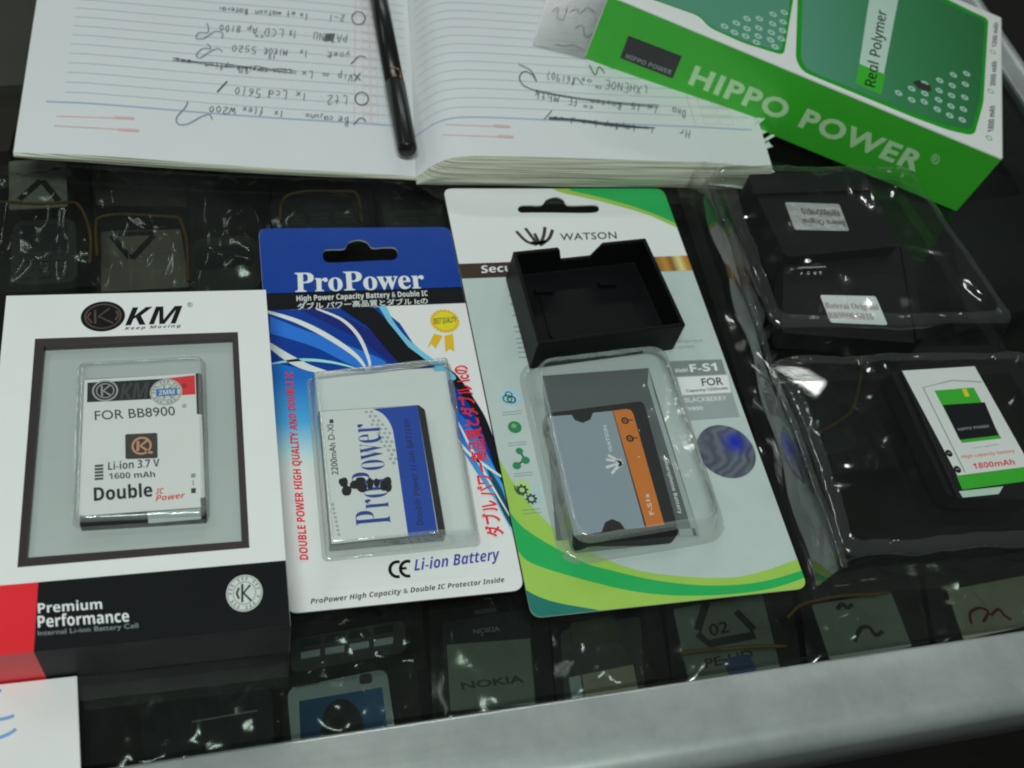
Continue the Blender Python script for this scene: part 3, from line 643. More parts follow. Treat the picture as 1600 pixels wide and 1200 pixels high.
mb = MB(); seal(mb, (458, 340), K, B_, (44, 36), l + 2 * e, SEAL, GREYINK, GREYINK); mb.fill(pts(B_, K, [(430, 332), (488, 328), (489, 348), (431, 352)], l + 4 * e), mat('seal_blue', C(70, 110, 170), .4)); mb.txt('2MM', K(438, 348), K(481, 345), K(438, 335), B_, WHITEINK, 'b', l + 5 * e); mb.txt('®', K(502, 330), K(516, 329), K(502, 316), B_, BLACKINK, '', l + e); mb.build('seal', bat)
mb = MB()
mb.txt('FOR BB8900', K(262, 418), K(484, 404), K(260, 392), B_, SOFTBLACK, '', l, off=0.006); mb.disc(B_(*K(508, 378), l), Vector((.0008, 0, 0)), Vector((0, .0008, 0)), GREYINK, 16, .7); mb.txt('2', K(505, 381), K(511, 381), K(505, 373), B_, GREYINK, 'b', l)
mb.txt('Li-ion 3.7 V', K(298, 555), K(440, 545), K(298, 532), B_, SOFTBLACK, 'b', l); mb.txt('1600 mAh', K(301, 580), K(428, 574), K(300, 563), B_, SOFTBLACK, 'b', l)
for i in range(5): mb.fill(pts(B_, K, [(261, 541 + 9 * i), (285, 539 + 9 * i), (285, 545 + 9 * i), (261, 547 + 9 * i)], l), SOFTBLACK)
mb.txt('Double', K(259, 641), K(421, 628), K(258, 601), B_, BLACKINK, 'b', l, off=.01)
mb.txt('IC', K(430, 622), K(452, 620), K(430, 606), B_, REDINK, 'bi', l); mb.txt('Power', K(429, 641), K(510, 632), K(429, 625), B_, REDINK, 'bi', l)
mb.fill(pts(B_, K, [(527, 565), (539, 564), (539, 575), (527, 576)], l), GREYINK); mb.fill(pts(B_, K, [(527, 605), (540, 604), (540, 618), (527, 619)], l), SOFTBLACK); mb.fill(pts(B_, K, [(531, 583), (534, 583), (534, 598), (531, 598)], l), GREYINK)
mb.build('label_text', bat)
mb = MB(); q4 = pts(B_, K, [(346, 525), (435, 522), (434, 452), (345, 456)], l); mb.fill(rquad(ccw(q4), .0008), FRAME); c0 = (q4[0] + q4[2]) / 2 + UPV * e
COPPER = mat('logo_copper_print', C(206, 150, 118), 0.35, metal=.3); mb.disc(c0, Vector((.0033, 0, 0)), Vector((0, .0036, 0)), COPPER, 26, .78)
for A in ([(-.0012, .002), (-.0012, -.002)], [(.0018, .002), (-.0004, 0), (.002, -.0022)]): mb.ribbon([c0 + Vector((x, y, 0)) for x, y in A], .0009, COPPER)
mb.ribbon([c0 + Vector((.0018, -.0026, 0)), c0 + Vector((.0036, -.0030, 0))], .0009, COPPER); mb.build('logo_badge', bat)

# ------------------------------------------------------------------ blue and cream carded battery pack
def slot(pl, q, a, b, top, z):      # euro hanger hole from pixel control points
    return [Vector((p.x, p.y, z)) for p in [pl(*r) for r in [tuple(v) for v in smooth([q(*c) for c in a], 5, closed=True)]]]
W = lambda x, y: (680 + x * 0.5918, 270 + y * 0.5918)
G = lambda x, y: (390 + x * 0.53333, 340 + y * 0.53333)
G8 = lambda x, y: (440 + x * 0.35, 540 + y * 0.35)
TC = 0.0006; D0 = HZ(TC)
card = thing('carded_battery_pack', (0, 0, 0), 'carded battery pack with blue top, blue swooshes and red lettering on cream card', 'battery pack', )
out = rquad(rect(-0.0424, 0.0420, -0.0887, 0.0887, 0), 0.0045)
hole = ccw([Vector((p.x, p.y, 0)) for p in [HZ(0)(*G(*c)) for c in ((214, 112), (222, 98), (245, 96), (278, 94), (290, 76), (318, 68), (345, 76), (358, 92), (395, 90), (425, 92), (434, 110), (424, 126), (390, 128), (310, 132), (240, 135), (220, 130))]])
hole = [Vector(p) for p in smooth(hole, 3, closed=True)]
mb = MB(); mb.prism(out, (0, 0, TC), CREAM, [hole], EDGE); mb.build('backing_card', card)
up_ = lambda L, k: [Vector((v.x, v.y, TC + e * k)) for v in L]
def print_on(mb, poly, k, m, holes=()):
    c_ = clip([Vector((v.x, v.y, 0)) for v in poly], inset_out)
    if len(c_) > 2: mb.fill(up_(c_, k), m, [up_(h, k) for h in holes])
inset_out = [v * 1.0 for v in rquad(rect(-0.04235, 0.04195, -0.08865, 0.08865, 0), 0.0045)]
def pc(L, sm=False): return spts(D0, G, L) if sm else pts(D0, G, L)
DEEPB = mat('deep_blue_print', C(4, 54, 138), 0.33, var=.03, coat=.2)
ga, gb = D0(*G(90, 470)), D0(*G(100, 740))
SKY = grad('sky_blue_fade_print', ga, gb, [(0, C(24, 104, 186)), (.5, C(70, 158, 212)), (.85, C(180, 208, 220)), (1, C(222, 222, 212))])
mb = MB(); print_on(mb, pc([(0, 0), (620, 0), (640, 205), (20, 226)]), 1, DEEPB, [hole]); mb.build('header_band', card)
mb = MB(); print_on(mb, pc([(20, 224), (640, 203), (650, 250), (30, 273)]), 1, BLACKINK); mb.build('caption_band', card)
mb = MB()
print_on(mb, pc([(30, 410), (190, 430), (190, 760), (30, 760)]), 1, SKY)
print_on(mb, pc([(30, 273), (380, 262), (440, 310), (480, 370), (560, 440), (330, 450), (180, 450), (50, 420)]), 2, DEEPB)
MIDB = mat('mid_blue_print', C(40, 108, 198), .33, var=.03); DARKB = mat('dark_blue_print', C(20, 34, 108), .33)
print_on(mb, pc([(60, 290), (160, 330), (280, 372), (400, 425), (320, 440), (190, 380), (60, 340)], True), 3, MIDB)
print_on(mb, pc([(150, 272), (220, 272), (350, 330), (470, 425), (420, 428), (330, 360)], True), 3, DARKB)
print_on(mb, pc([(262, 264), (360, 262), (400, 300), (465, 380), (545, 440), (450, 440), (395, 380), (345, 320)]), 4, BLACKINK)
print_on(mb, pc([(378, 262), (400, 262), (425, 310), (480, 372), (600, 462), (570, 470), (470, 385), (420, 330)], True), 4, mat('ice_blue_print', C(110, 180, 214), .35))
WHT = WHITEINK
def swoosh(L, w0, m, k):
    P = spts(D0, G, L); n = len(P); A = []
    for i, p in enumerate(P):
        t = (P[min(i + 1, n - 1)] - P[max(i - 1, 0)]).normalized(); u = Vector((-t.y, t.x, 0)); ww = w0 * (math.sin(math.pi * (0.12 + 0.88 * i / n)) + .15); A.append((p, u * ww))
    print_on(mb, [p + u for p, u in A] + [p - u for p, u in reversed(A)], k, m)
swoosh([(45, 275), (140, 305), (230, 350), (310, 405), (345, 450)], .0011, WHT, 5)
swoosh([(195, 268), (270, 300), (320, 350), (350, 420), (350, 450)], .0007, WHT, 5)
swoosh([(50, 368), (110, 410), (170, 440), (230, 455)], .0016, WHT, 5)
swoosh([(60, 430), (150, 418), (240, 425), (320, 445)], .0006, mat('pale_cyan_print', C(150, 214, 226), .35), 5)
# right hand swooshes
print_on(mb, pc([(548, 430), (580, 440), (640, 500), (690, 590), (735, 690), (760, 790), (770, 860), (735, 800), (690, 720), (650, 680), (620, 620), (590, 540)]), 2, DEEPB)
print_on(mb, pc([(540, 425), (600, 455), (660, 535), (705, 620), (760, 800), (740, 790), (690, 650), (650, 560), (590, 480)], True), 3, BLACKINK)
print_on(mb, pc([(600, 560), (640, 600), (690, 680), (740, 780), (790, 900), (805, 985), (770, 930), (720, 830), (660, 740), (610, 660)]), 4, grad('right_swoosh_blue_print', D0(*G(640, 600)), D0(*G(800, 980)), [(0, C(30, 96, 190)), (.5, C(60, 150, 208)), (1, C(190, 214, 222))]))
print_on(mb, pc([(690, 720), (740, 800), (765, 880), (790, 930), (760, 900), (720, 820)], True), 5, mat('dark_teal_print', C(24, 70, 90), .35))
swoosh([(600, 640), (640, 690), (700, 735), (760, 775)], .0006, WHT, 6); swoosh([(610, 600), (650, 680), (700, 770), (770, 890)], .0005, WHT, 6)
mb.build('swoosh_print', card)
mb = MB(); k1 = 2 * e
mb.txt('ProPower', G(134, 219), G(514, 208), G(132, 162), D0, WHITEINK, 'sb', k1, off=.006)
mb.build('title_print', card)
mb = MB(); mb.txt('High Power Capacity Battery & Double IC', G(138, 250), G(523, 234), G(137, 228), D0, WHITEINK, 'b', k1)
mb.txt('ダブル パワー高品質とダブル Icの', G(140, 270), G(523, 253), G(139, 250), D0, WHITEINK, '', k1, off=.012); mb.build('caption_text', card)
REDT = mat('red_lettering', C(206, 44, 58), .4)
mb = MB(); k7 = 8 * e
mb.txt('DOUBLE POWER HIGH QUALITY AND DOUBLE IC', G(178, 1002), G(131, 452), G(147, 1002), D0, REDT, 'b', k7, off=.006); mb.build('side_lettering', card)
mb = MB(); mb.txt('ダブル パワー高品質とダブル Icの', G(748, 930), G(640, 430), G(694, 940), D0, REDT, '', k7, off=.022); mb.build('side_lettering', card)
GOLD = mat('award_gold_print', C(240, 196, 40), .35); GOLD2 = mat('award_amber_print', C(232, 168, 40), .35)
mb = MB(); c0 = D0(*G(572, 303), k1); R_ = .0058
star = [c0 + Vector((math.cos(a), math.sin(a), 0)) * (R_ * (1.0 if i % 2 else 1.12)) for i, a in enumerate([2 * math.pi * i / 44 for i in range(44)])]
mb.fill(star, GOLD2); mb.disc(c0 + UPV * e, Vector((R_ * .84, 0, 0)), Vector((0, R_ * .84, 0)), GOLD, 32)
for L in ([(540, 340), (566, 346), (545, 384), (533, 370), (520, 382)], [(570, 346), (596, 340), (600, 392), (586, 384), (574, 396)]): mb.fill(pts(D0, G, L, k1), GOLD2)
mb.txt('BEST QUALITY', G(541, 316), G(606, 310), G(540, 295), D0, FRAME, 'b', k1 + 2 * e, off=-.01); mb.build('award_badge', card)
PURP = mat('violet_blue_print', C(62, 66, 152), .4)
mb = MB(); 
for cx in (433, 464):      # the conformity mark: two open arcs
    A = [G(cx + 22 * math.cos(a) + 0, 1030 - 22 * math.sin(a) - (cx - 436) * .06) for a in [math.radians(72 + 216 * i / 16) for i in range(17)]]; mb.ribbon([D0(*p, k1) for p in A], .0012, BLACKINK)
mb.ribbon([D0(*G(443, 1028), k1), D0(*G(460, 1027), k1)], .0010, BLACKINK)
mb.txt('Li-ion Battery', G(483, 1046), G(735, 1012), G(481, 1000), D0, PURP, 'bi', k1); mb.build('cell_type_text', card)
mb = MB(); mb.txt('ProPower High Capacity & Double IC Protector Inside', G(179, 1137), G(748, 1072), G(178, 1116), D0, SOFTBLACK, 'bi', k1); mb.build('footer_text', card)
iq = [HZ(TC)(*G(222, 985)), HZ(TC)(*G(655, 945)), HZ(TC)(*G(575, 452)), HZ(TC)(*G(190, 468))]
mb = MB(); mb.fill([v + UPV * e * 9 for v in ccw(iq)], mat('white_insert_paper', C(204, 210, 212), .5, var=.03)); mb.build('insert', card)
bq2 = [HZ(TC)(*G(222, 1000)), HZ(TC)(*G(668, 955)), HZ(TC)(*G(580, 432)), HZ(TC)(*G(176, 478))]
blister('blister', bq2, TC, 0.0085, 0.002, card, BLISTER, flange=.0012, draft=.0016)

bat2 = thing('battery', (-.006, -.038, 0.0008), 'white and blue battery with black ink blots in the cream card blister', 'battery')
Z2 = 0.0068; E_ = HZ(Z2)
bb = ccw(pts(E_, G8, [(213, 888), (738, 838), (648, 285), (165, 290)])); bb[2 if False else 0] = bb[0]
body = ccw(pts(E_, G8, [(216, 890), (735, 842), (640, 282), (612, 262), (163, 290)]))
mb = MB(); mb.prism([v - UPV * .0058 for v in body], (0, 0, .0058), DARKSIDE); mb.build('casing', bat2, bevel=.0006)
LB = mat('battery_label_pale', C(206, 216, 220), .35, var=.02)
mb = MB(); mb.fill(pts(E_, G8, [(170, 294), (606, 267), (700, 836), (222, 886)], e), LB); mb.build('label', bat2)
mb = MB(); mb.fill(spts(E_, G8, [(408, 282), (455, 308), (490, 360), (505, 430), (535, 640), (566, 857)], 2 * e) + pts(E_, G8, [(697, 836), (606, 267)], 2 * e), mat('battery_blue_print', C(26, 66, 160), .35)); mb.build('blue_band', bat2)
mb = MB()
for i in range(6):
    for j in range(14):
        x = 378 + 23 * i + 4.5 * j - (j % 2) * 10; y = 296 + 19 * j
        xb = 404 + (0 if y < 282 else min(112, (y - 282) * (1.0 if y < 360 else .25) + (0 if y < 360 else 60)))
        if x < xb - 6 and x > 372 + (y - 300) * .55: 
            mb.disc(E_(*G8(x, y), 2 * e), Vector((.0007, 0, 0)), Vector((0, .0007, 0)), mat('halftone_grey', C(160, 166, 170), .4), 8)
mb.build('halftone_dots', bat2); mb = MB()
for j in range(8): mb.disc(E_(*G8(228 + 4 * j, 710 + 19 * j), 2 * e), Vector((.0006, 0, 0)), Vector((0, .0006, 0)), mat('halftone_grey', C(160, 166, 170), .4), 8)
mb.build('halftone_dots', bat2)
mb = MB(); mb.txt('ProPower', G8(490, 792), G8(438, 345), G8(334, 806), E_, NAVYINK if False else mat('battery_blue_lettering', C(30, 62, 140), .4), 'sb', 3 * e, off=-.012)
mb.txt('2200mAh D-XI', G8(254, 576), G8(231, 352), G8(224, 577), E_, SOFTBLACK, '', 3 * e, off=.006)
mb.fill(pts(E_, G8, [(213, 330), (230, 328), (232, 345), (215, 347)], 3 * e), SOFTBLACK)
mb.txt('Double Power Li-ion BATTERY', G8(634, 800), G8(572, 322), G8(604, 806), E_, mat('dim_navy_print', C(16, 28, 84), .4), 'i', 3 * e, off=.008); mb.build('label_text', bat2)
mb = MB()
for cx, cy, rx_, ry_ in ((278, 610, 20, 22), (290, 648, 22, 24), (262, 606, 8, 12), (330, 622, 26, 20), (352, 600, 22, 14), (360, 632, 24, 22), (395, 616, 15, 26), (425, 612, 14, 20), (455, 625, 16, 24), (474, 606, 18, 20), (476, 632, 16, 22)):
    c0 = E_(*G8(cx, cy), 4 * e); ring = []
    for i in range(18):
        a = 2 * math.pi * i / 18; k = 1 + .18 * noise.noise(Vector((math.cos(a) * 1.5 + cx, math.sin(a) * 1.5, 0)))
        ring.append(E_(*G8(cx + rx_ * k * math.cos(a), cy + ry_ * k * math.sin(a)), 4 * e + (cx % 7) * 2e-6))
    mb.fill(ring, BLACKINK)
mb.build('ink_blots', bat2)

# ------------------------------------------------------------------ green swoosh carded battery pack
G7 = lambda x, y: (760 + x * 0.31674, 540 + y * 0.31667)
wc = thing('carded_battery_pack', (.0975, .0065, 0), 'silver carded battery pack with green swooshes, icons and a round hologram sticker', 'battery pack')
X0, X1, Y0, Y1 = .0426, .1527, -.0996, .1128
outw = rquad(rect(X0, X1, Y0, Y1, 0), .0045); inset_out = [v.copy() for v in outw]
hole = ccw([Vector((p.x, p.y, 0)) for p in [HZ(0)(*W(*c)) for c in ((217, 100), (224, 90), (245, 88), (280, 88), (292, 74), (318, 66), (338, 74), (348, 88), (390, 88), (424, 88), (432, 98), (424, 107), (390, 109), (310, 108), (245, 108), (225, 108))]])
hole = [Vector(p) for p in smooth(hole, 3, closed=True)]
CARDG = mat('silver_grey_card', C(178, 190, 188), .36, metal=.12, var=.08, scale=70)
mb = MB(); mb.prism(outw, (0, 0, TC), CARDG, [hole], EDGE); mb.build('backing_card', wc)
def pw(L, sm=False): return spts(D0, W, L) if sm else pts(D0, W, L)
mb = MB(); print_on(mb, pw([(-40, 20), (640, 20), (680, 220), (-40, 244)]), 1, mat('pale_header_print', C(208, 220, 210), .38, var=.03), [hole]); mb.build('pale_header', wc)
mb = MB()
print_on(mb, pw([(262, 20), (330, 52), (430, 74), (520, 98), (570, 114), (640, 146), (660, 60), (600, 20)]), 2, LIME)
print_on(mb, pw([(318, 20), (360, 48), (440, 66), (520, 88), (580, 110), (640, 136), (660, 60), (600, 20)]), 3, GREEN)
mb.build('top_swoosh', wc)
bga, bgb = D0(*W(62, 258)), D0(*W(690, 236)); BR = C(58, 42, 34); GD = C(176, 128, 56); GL = C(224, 196, 130)
GOLDBAND = grad('gold_foil_band', bga, bgb, [(0, BR), (.5, BR), (.82, C(120, 84, 44)), (.86, GD), (.89, C(120, 84, 40)), (.925, GL), (.95, GD), (.98, C(130, 92, 44)), (1, GD)], .3)
mb = MB(); print_on(mb, pw([(30, 242), (690, 218), (700, 257), (30, 281)]), 2, GOLDBAND); mb.build('foil_band', wc)
mb = MB(); mb.txt('Secu', W(122, 265), W(203, 260), W(121, 245), D0, WHITEINK, 'b', 3 * e)
mb.build('band_text', wc)
mb = MB()
for A in ([(214, 154), (240, 180), (268, 190)], [(238, 146), (256, 170), (272, 190)], [(262, 160), (270, 176), (274, 188)], [(290, 143), (286, 168), (276, 188)], [(310, 150), (300, 174), (276, 192)], [(254, 183), (272, 186), (292, 180)]):
    P = spts(D0, W, A, 2 * e); mb.ribbon(P, .0016, FRAME)
mb.txt('WATSON', W(331, 179), W(480, 174), W(329, 160), D0, FRAME, '', 2 * e, off=.012, space=1.08); mb.build('brand_print', wc)
FAINT = mat('faint_grey_print', C(128, 146, 148), .45)
rng = random.Random(11)
mb = MB()
for y in (300, 322, 345, 375, 405, 418, 436, 448, 460, 472, 486): 
    x0 = 190 + (y - 300) * .17; mb.fill(pts(D0, W, [(x0, y), (x0 + rng.uniform(30, 75), y - 1.5), (x0 + rng.uniform(30, 75), y + 2), (x0, y + 3.5)], e), FAINT)
mb.build('small_print', wc); mb = MB(); mb.txt('temperature', W(640, 452), W(706, 449), W(640, 442), D0, GREYINK, '', e); mb.txt('management system', W(556, 473), W(684, 465), W(556, 462), D0, GREYINK, '', e)
mb.build('small_print', wc)
# icons down the left side
IG = mat('icon_green_print', C(46, 120, 78), .4); IB = mat('icon_blue_print', C(150, 186, 204), .4); ID = mat('icon_dark_green', C(44, 74, 62), .4)
def dsk(mb, c, r, m, lift, hole=0.0, q=G7):
    c0 = D0(*q(*c), lift); mb.disc(c0, Vector((r, 0, 0)), Vector((0, r * 1.0, 0)), m, 24, hole)
mb = MB(); k2 = 2 * e
dsk(mb, (118, 255), .0042, IB, e); dsk(mb, (104, 262), .0021, IG, k2, .68); dsk(mb, (124, 266), .0019, ID, k2 + e, .66); dsk(mb, (110, 242), .0016, ID, k2, .7)
dsk(mb, (140, 402), .0028, IG, k2); dsk(mb, (135, 396), .0011, mat('icon_light_green', C(110, 160, 112), .4), 3 * e)
for a_, b_ in (((163, 522), (192, 562)), ((192, 562), (150, 590))): mb.ribbon([D0(*G7(*a_), e), D0(*G7(*b_), e)], .0008, ID)
dsk(mb, (163, 520), .0015, IG, k2); dsk(mb, (193, 565), .0017, IG, k2); dsk(mb, (150, 592), .0017, IG, k2)
dsk(mb, (178, 702), .0034, mat('icon_lime_halo', C(160, 192, 120), .4), e); dsk(mb, (245, 705), .0020, IB, k2, .72); dsk(mb, (250, 755), .0019, IB, k2, .75)
for c_, r_ in (((176, 712), .0019), ((222, 756), .0018)):
    dsk(mb, c_, r_, ID, 3 * e, .55); c0 = D0(*G7(*c_), 3 * e)
    for i in range(8):
        a = math.pi * i / 4; d_ = Vector((math.cos(a), math.sin(a), 0)); mb.ribbon([c0 + d_ * r_ * .98, c0 + d_ * r_ * 1.3], .0008, ID)
for y, x in ((325, 125), (338, 125), (478, 150), (490, 152), (628, 180), (640, 182), (808, 220), (826, 226)):
    mb.fill(pts(D0, G7, [(x - 45, y + 3), (x + 48, y - 6), (x + 48, y - 2), (x - 45, y + 7)], e), FAINT)
mb.build('icon_print', wc)
# swooshes at the bottom
F_ = I
c1 = [(780, 715), (800, 752), (830, 790), (880, 838), (930, 866), (985, 888), (1040, 898), (1120, 903), (1180, 896), (1262, 868)]
c2 = [(790, 790), (815, 822), (860, 852), (915, 880), (950, 890), (1025, 907), (1110, 915), (1190, 909), (1270, 886)]
c3 = [(810, 862), (830, 880), (900, 903), (1000, 926), (1100, 931), (1200, 921), (1275, 896)]
c4 = [(815, 918), (840, 932), (875, 943), (950, 957), (1000, 975)]
below = [(1300, 1000), (800, 1010)]
mb = MB()
for k_, (cv, m_) in enumerate(((c1, LIME), (c2, GREEN), (c3, LIME))): print_on(mb, spts(D0, I, cv) + pts(D0, I, below), 1 + k_, m_)
print_on(mb, spts(D0, I, c4) + pts(D0, I, [(800, 1010)]), 4, TEAL)
mb.build('bottom_swoosh', wc)
# model label box
mb = MB(); LBX = mat('label_grey_print', C(118, 126, 126), .4)
print_on(mb, pts(D0, G7, [(900, 78), (1160, 68), (1250, 352), (985, 372)]), 1, mat('label_light_grey_print', C(140, 150, 150), .4)); print_on(mb, pts(D0, G7, [(900, 78), (1160, 68), (1182, 140), (920, 152)]), 2, LBX)
print_on(mb, pts(D0, G7, [(940, 157), (1187, 145), (1208, 232), (965, 246)]), 2, WHITE)
k3 = 4 * e
mb.txt('Model:', G7(932, 134), G7(998, 130), G7(930, 112), D0, WHITEINK, 'b', k3); mb.txt('F-S1', G7(1008, 132), G7(1142, 124), G7(998, 92), D0, WHITEINK, 'b', k3, off=.02)
mb.txt('FOR', G7(1066, 200), G7(1170, 193), G7(1058, 162), D0, SOFTBLACK, '', k3, off=.012); mb.txt('Capacity:1550mAh', G7(988, 234), G7(1194, 220), G7(984, 216), D0, SOFTBLACK, '', k3, off=.01)
mb.txt('BLACKBERRY', G7(982, 281), G7(1188, 270), G7(976, 258), D0, WHITEINK, '', k3, off=.01); mb.txt('9800', G7(995, 322), G7(1070, 317), G7(990, 303), D0, WHITEINK, '', k3, off=.01)
mb.build('model_label', wc)
def holo_mat():
    m = bpy.data.materials.new('hologram_foil'); m.use_nodes = True; N = m.node_tree.nodes; L = m.node_tree.links; b = N['Principled BSDF']
    b.inputs['Metallic'].default_value = .75; b.inputs['Roughness'].default_value = .28
    tc = N.new('ShaderNodeTexCoord'); wv = N.new('ShaderNodeTexWave'); wv.inputs['Scale'].default_value = 60; wv.inputs['Distortion'].default_value = 14; wv.inputs['Detail'].default_value = 2
    mp = N.new('ShaderNodeMapping'); mp.inputs['Rotation'].default_value = (0, 0, .6); L.new(tc.outputs['Object'], mp.inputs[0]); L.new(mp.outputs[0], wv.inputs[0])
    g = N.new('ShaderNodeNewGeometry'); sx = N.new('ShaderNodeSeparateXYZ'); L.new(g.outputs['Position'], sx.inputs[0])
    p = D0(*G7(1225, 480)); vd = N.new('ShaderNodeVectorMath'); vd.operation = 'DISTANCE'; vd.inputs[1].default_value = p; L.new(g.outputs['Position'], vd.inputs[0])
    mr = N.new('ShaderNodeMapRange'); mr.inputs[1].default_value = .0008; mr.inputs[2].default_value = .0075; mr.inputs[3].default_value = 1; mr.inputs[4].default_value = 0; L.new(vd.outputs['Value'], mr.inputs[0])
    r = N.new('ShaderNodeValToRGB'); e0 = r.color_ramp.elements; e0[0].color = C(100, 108, 124); e0[1].color = C(130, 138, 150); L.new(wv.outputs['Fac'], r.inputs[0])
    mx = N.new('ShaderNodeMix'); mx.data_type = 'RGBA'; mx.inputs[7].default_value = (.03, .05, .8, 1); L.new(mr.outputs[0], mx.inputs[0]); L.new(r.outputs[0], mx.inputs[6]); L.new(mx.outputs[2], b.inputs['Base Color'])  # blue glint of the hologram is put into the base colour
    bp = N.new('ShaderNodeBump'); bp.inputs['Strength'].default_value = .05; bp.inputs['Distance'].default_value = .0004; L.new(wv.outputs['Fac'], bp.inputs['Height']); L.new(bp.outputs[0], b.inputs['Normal'])
    return m
mb = MB(); c0 = D0(*G7(1182, 522)); mb.prism([c0 + Vector((.0127 * math.cos(a), .0127 * math.sin(a), 0)) for a in [2 * math.pi * i / 48 for i in range(48)]], (0, 0, 5 * e), holo_mat()); mb.build('hologram_sticker', wc)
bq3 = [HZ(TC)(*W(342, 1028)), HZ(TC)(*W(762, 958)), HZ(TC)(*W(598, 470)), HZ(TC)(*W(228, 515))]
blister('blister', bq3, TC, .0105, .010, wc, BLISTER, flange=.0022, draft=.0038, steps=5, amp=.0002)
cq = pts(HZ(.0012), G7, [(345, 960), (1050, 936), (800, 112), (275, 150)])
icard = thing('insert_card', (.083, -.03, .001), 'dark grey paper slip lying under the grey and orange battery in its blister', 'insert card')
mb = MB(); mb.prism(ccw(cq), (0, 0, .0002), mat('dark_grey_paper', C(84, 90, 92), .55, var=.05)); mb.build('slip', icard)
mb = MB(); mb.fill(pts(HZ(.0014), G7, [(800, 112), (828, 230), (1050, 936), (1022, 938), (795, 190)], e), mat('pale_strip', C(150, 160, 160), .5)); mb.fill(pts(HZ(.0014), G7, [(950, 905), (1028, 900), (1040, 936), (955, 945)], e), mat('pale_strip', C(150, 160, 160), .5)); mb.build('pale_edge', icard)
mb = MB(); mb.txt('Smartphone Battery', G7(868, 556), G7(944, 832), G7(892, 552), HZ(.0014), WHITEINK, 'b', e); mb.build('side_text', icard)
bat3 = thing('battery', (.083, -.045, .0015), 'grey and orange battery with black casing in the blister of the green swoosh card', 'battery')
Z3 = .0078; E3 = HZ(Z3)
mb = MB(); q3 = ccw(pts(E3, G7, [(440, 990), (955, 938), (775, 272), (285, 335)])); mb.prism([v - UPV * .006 for v in rquad(q3, .003)], (0, 0, .006), BLACKPL2); mb.build('casing', bat3, bevel=.0006)
mb = MB(); gq = [(300, 360), (312, 350), (420, 342), (436, 368), (475, 382), (512, 366), (526, 332), (622, 322), (782, 896), (684, 906), (660, 872), (620, 856), (585, 872), (568, 920), (432, 938)]
mb.prism(pts(E3, G7, gq), (0, 0, e), mat('battery_slate_label', C(134, 146, 158), .45, var=.03)); mb.build('label', bat3)
mb = MB(); mb.prism(pts(E3, G7, [(625, 321), (690, 313), (712, 318), (724, 336), (878, 884), (790, 895)]), (0, 0, e), ORANGE); mb.build('orange_stripe', bat3)
mb = MB(); k2 = 2 * e; LW = mat('lettering_pale', C(206, 212, 214), .4)
for A in ([(668, 580), (632, 568), (590, 562)], [(668, 580), (630, 556), (600, 540)], [(668, 580), (625, 590), (590, 602)], [(668, 582), (640, 606), (618, 632)], [(655, 560), (668, 580), (656, 598)]): mb.ribbon(spts(E3, G7, A, k2), .0011, LW)
mb.txt('WATSON', G7(624, 522), G7(592, 392), G7(606, 526), E3, LW, '', k2, off=.012); mb.txt('F-S1a', G7(828, 832), G7(800, 730), G7(806, 836), E3, LW, '', k2, off=.01)
for cx, cy in ((684, 370), (708, 458)):
    mb.disc(E3(*G7(cx, cy), k2), Vector((.0016, 0, 0)), Vector((0, .0016, 0)), BLACKINK, 18, .55); mb.ribbon([E3(*G7(cx + 16, cy - 2), k2), E3(*G7(cx + 40, cy - 4), k2)], .0004, BLACKINK)
    mb.ribbon([E3(*G7(cx - 7, cy), k2), E3(*G7(cx + 7, cy), k2)], .0006, BLACKINK)
mb.build('label_print', bat3)

# ------------------------------------------------------------------ open black plastic tray on that card
TRAYPL = mat('tray_black_plastic', (0.0055, 0.0055, 0.0065, 1), 0.5, spec=.18, var=.25, bump=.05, bscale=900)
tray = thing('plastic_tray', (.097, .035, TC), 'small open black plastic tray with a notched back wall on the green swoosh card', 'tray')
HT = .0175; base = TC + 8 * e
TT = HZ(base + HT)
tq = ccw(pts(TT, W, [(272, 452), (662, 402), (556, 172), (205, 208)]))       # rim: front left, front right, back right, back left
fl, fr, br2, bl2 = tq[0], tq[1], tq[2], tq[3]
ci = tq.index(min(tq, key=lambda v: v.x + v.y)); tq = tq[ci:] + tq[:ci]; fl, fr, br2, bl2 = tq
inn = inset(tq, .0017)
mb = MB(); dn = Vector((0, 0, -HT))
mb.add([fl, fr, br2, bl2] + [v + dn for v in (fl, fr, br2, bl2)], [(0, 1, 5, 4), (1, 2, 6, 5), (3, 0, 4, 7), (7, 6, 5, 4)], TRAYPL)
fd = Vector((0, 0, -HT + .003)); ii = inn
mb.add([v.copy() for v in ii] + [v + fd for v in ii], [(0, 1, 5, 4), (1, 2, 6, 5), (3, 0, 4, 7), (4, 5, 6, 7)], TRAYPL)
for a, b in ((0, 1), (1, 2), (3, 0)): mb.add([tq[a], tq[b], ii[b], ii[a]], [(0, 1, 2, 3)], TRAYPL)
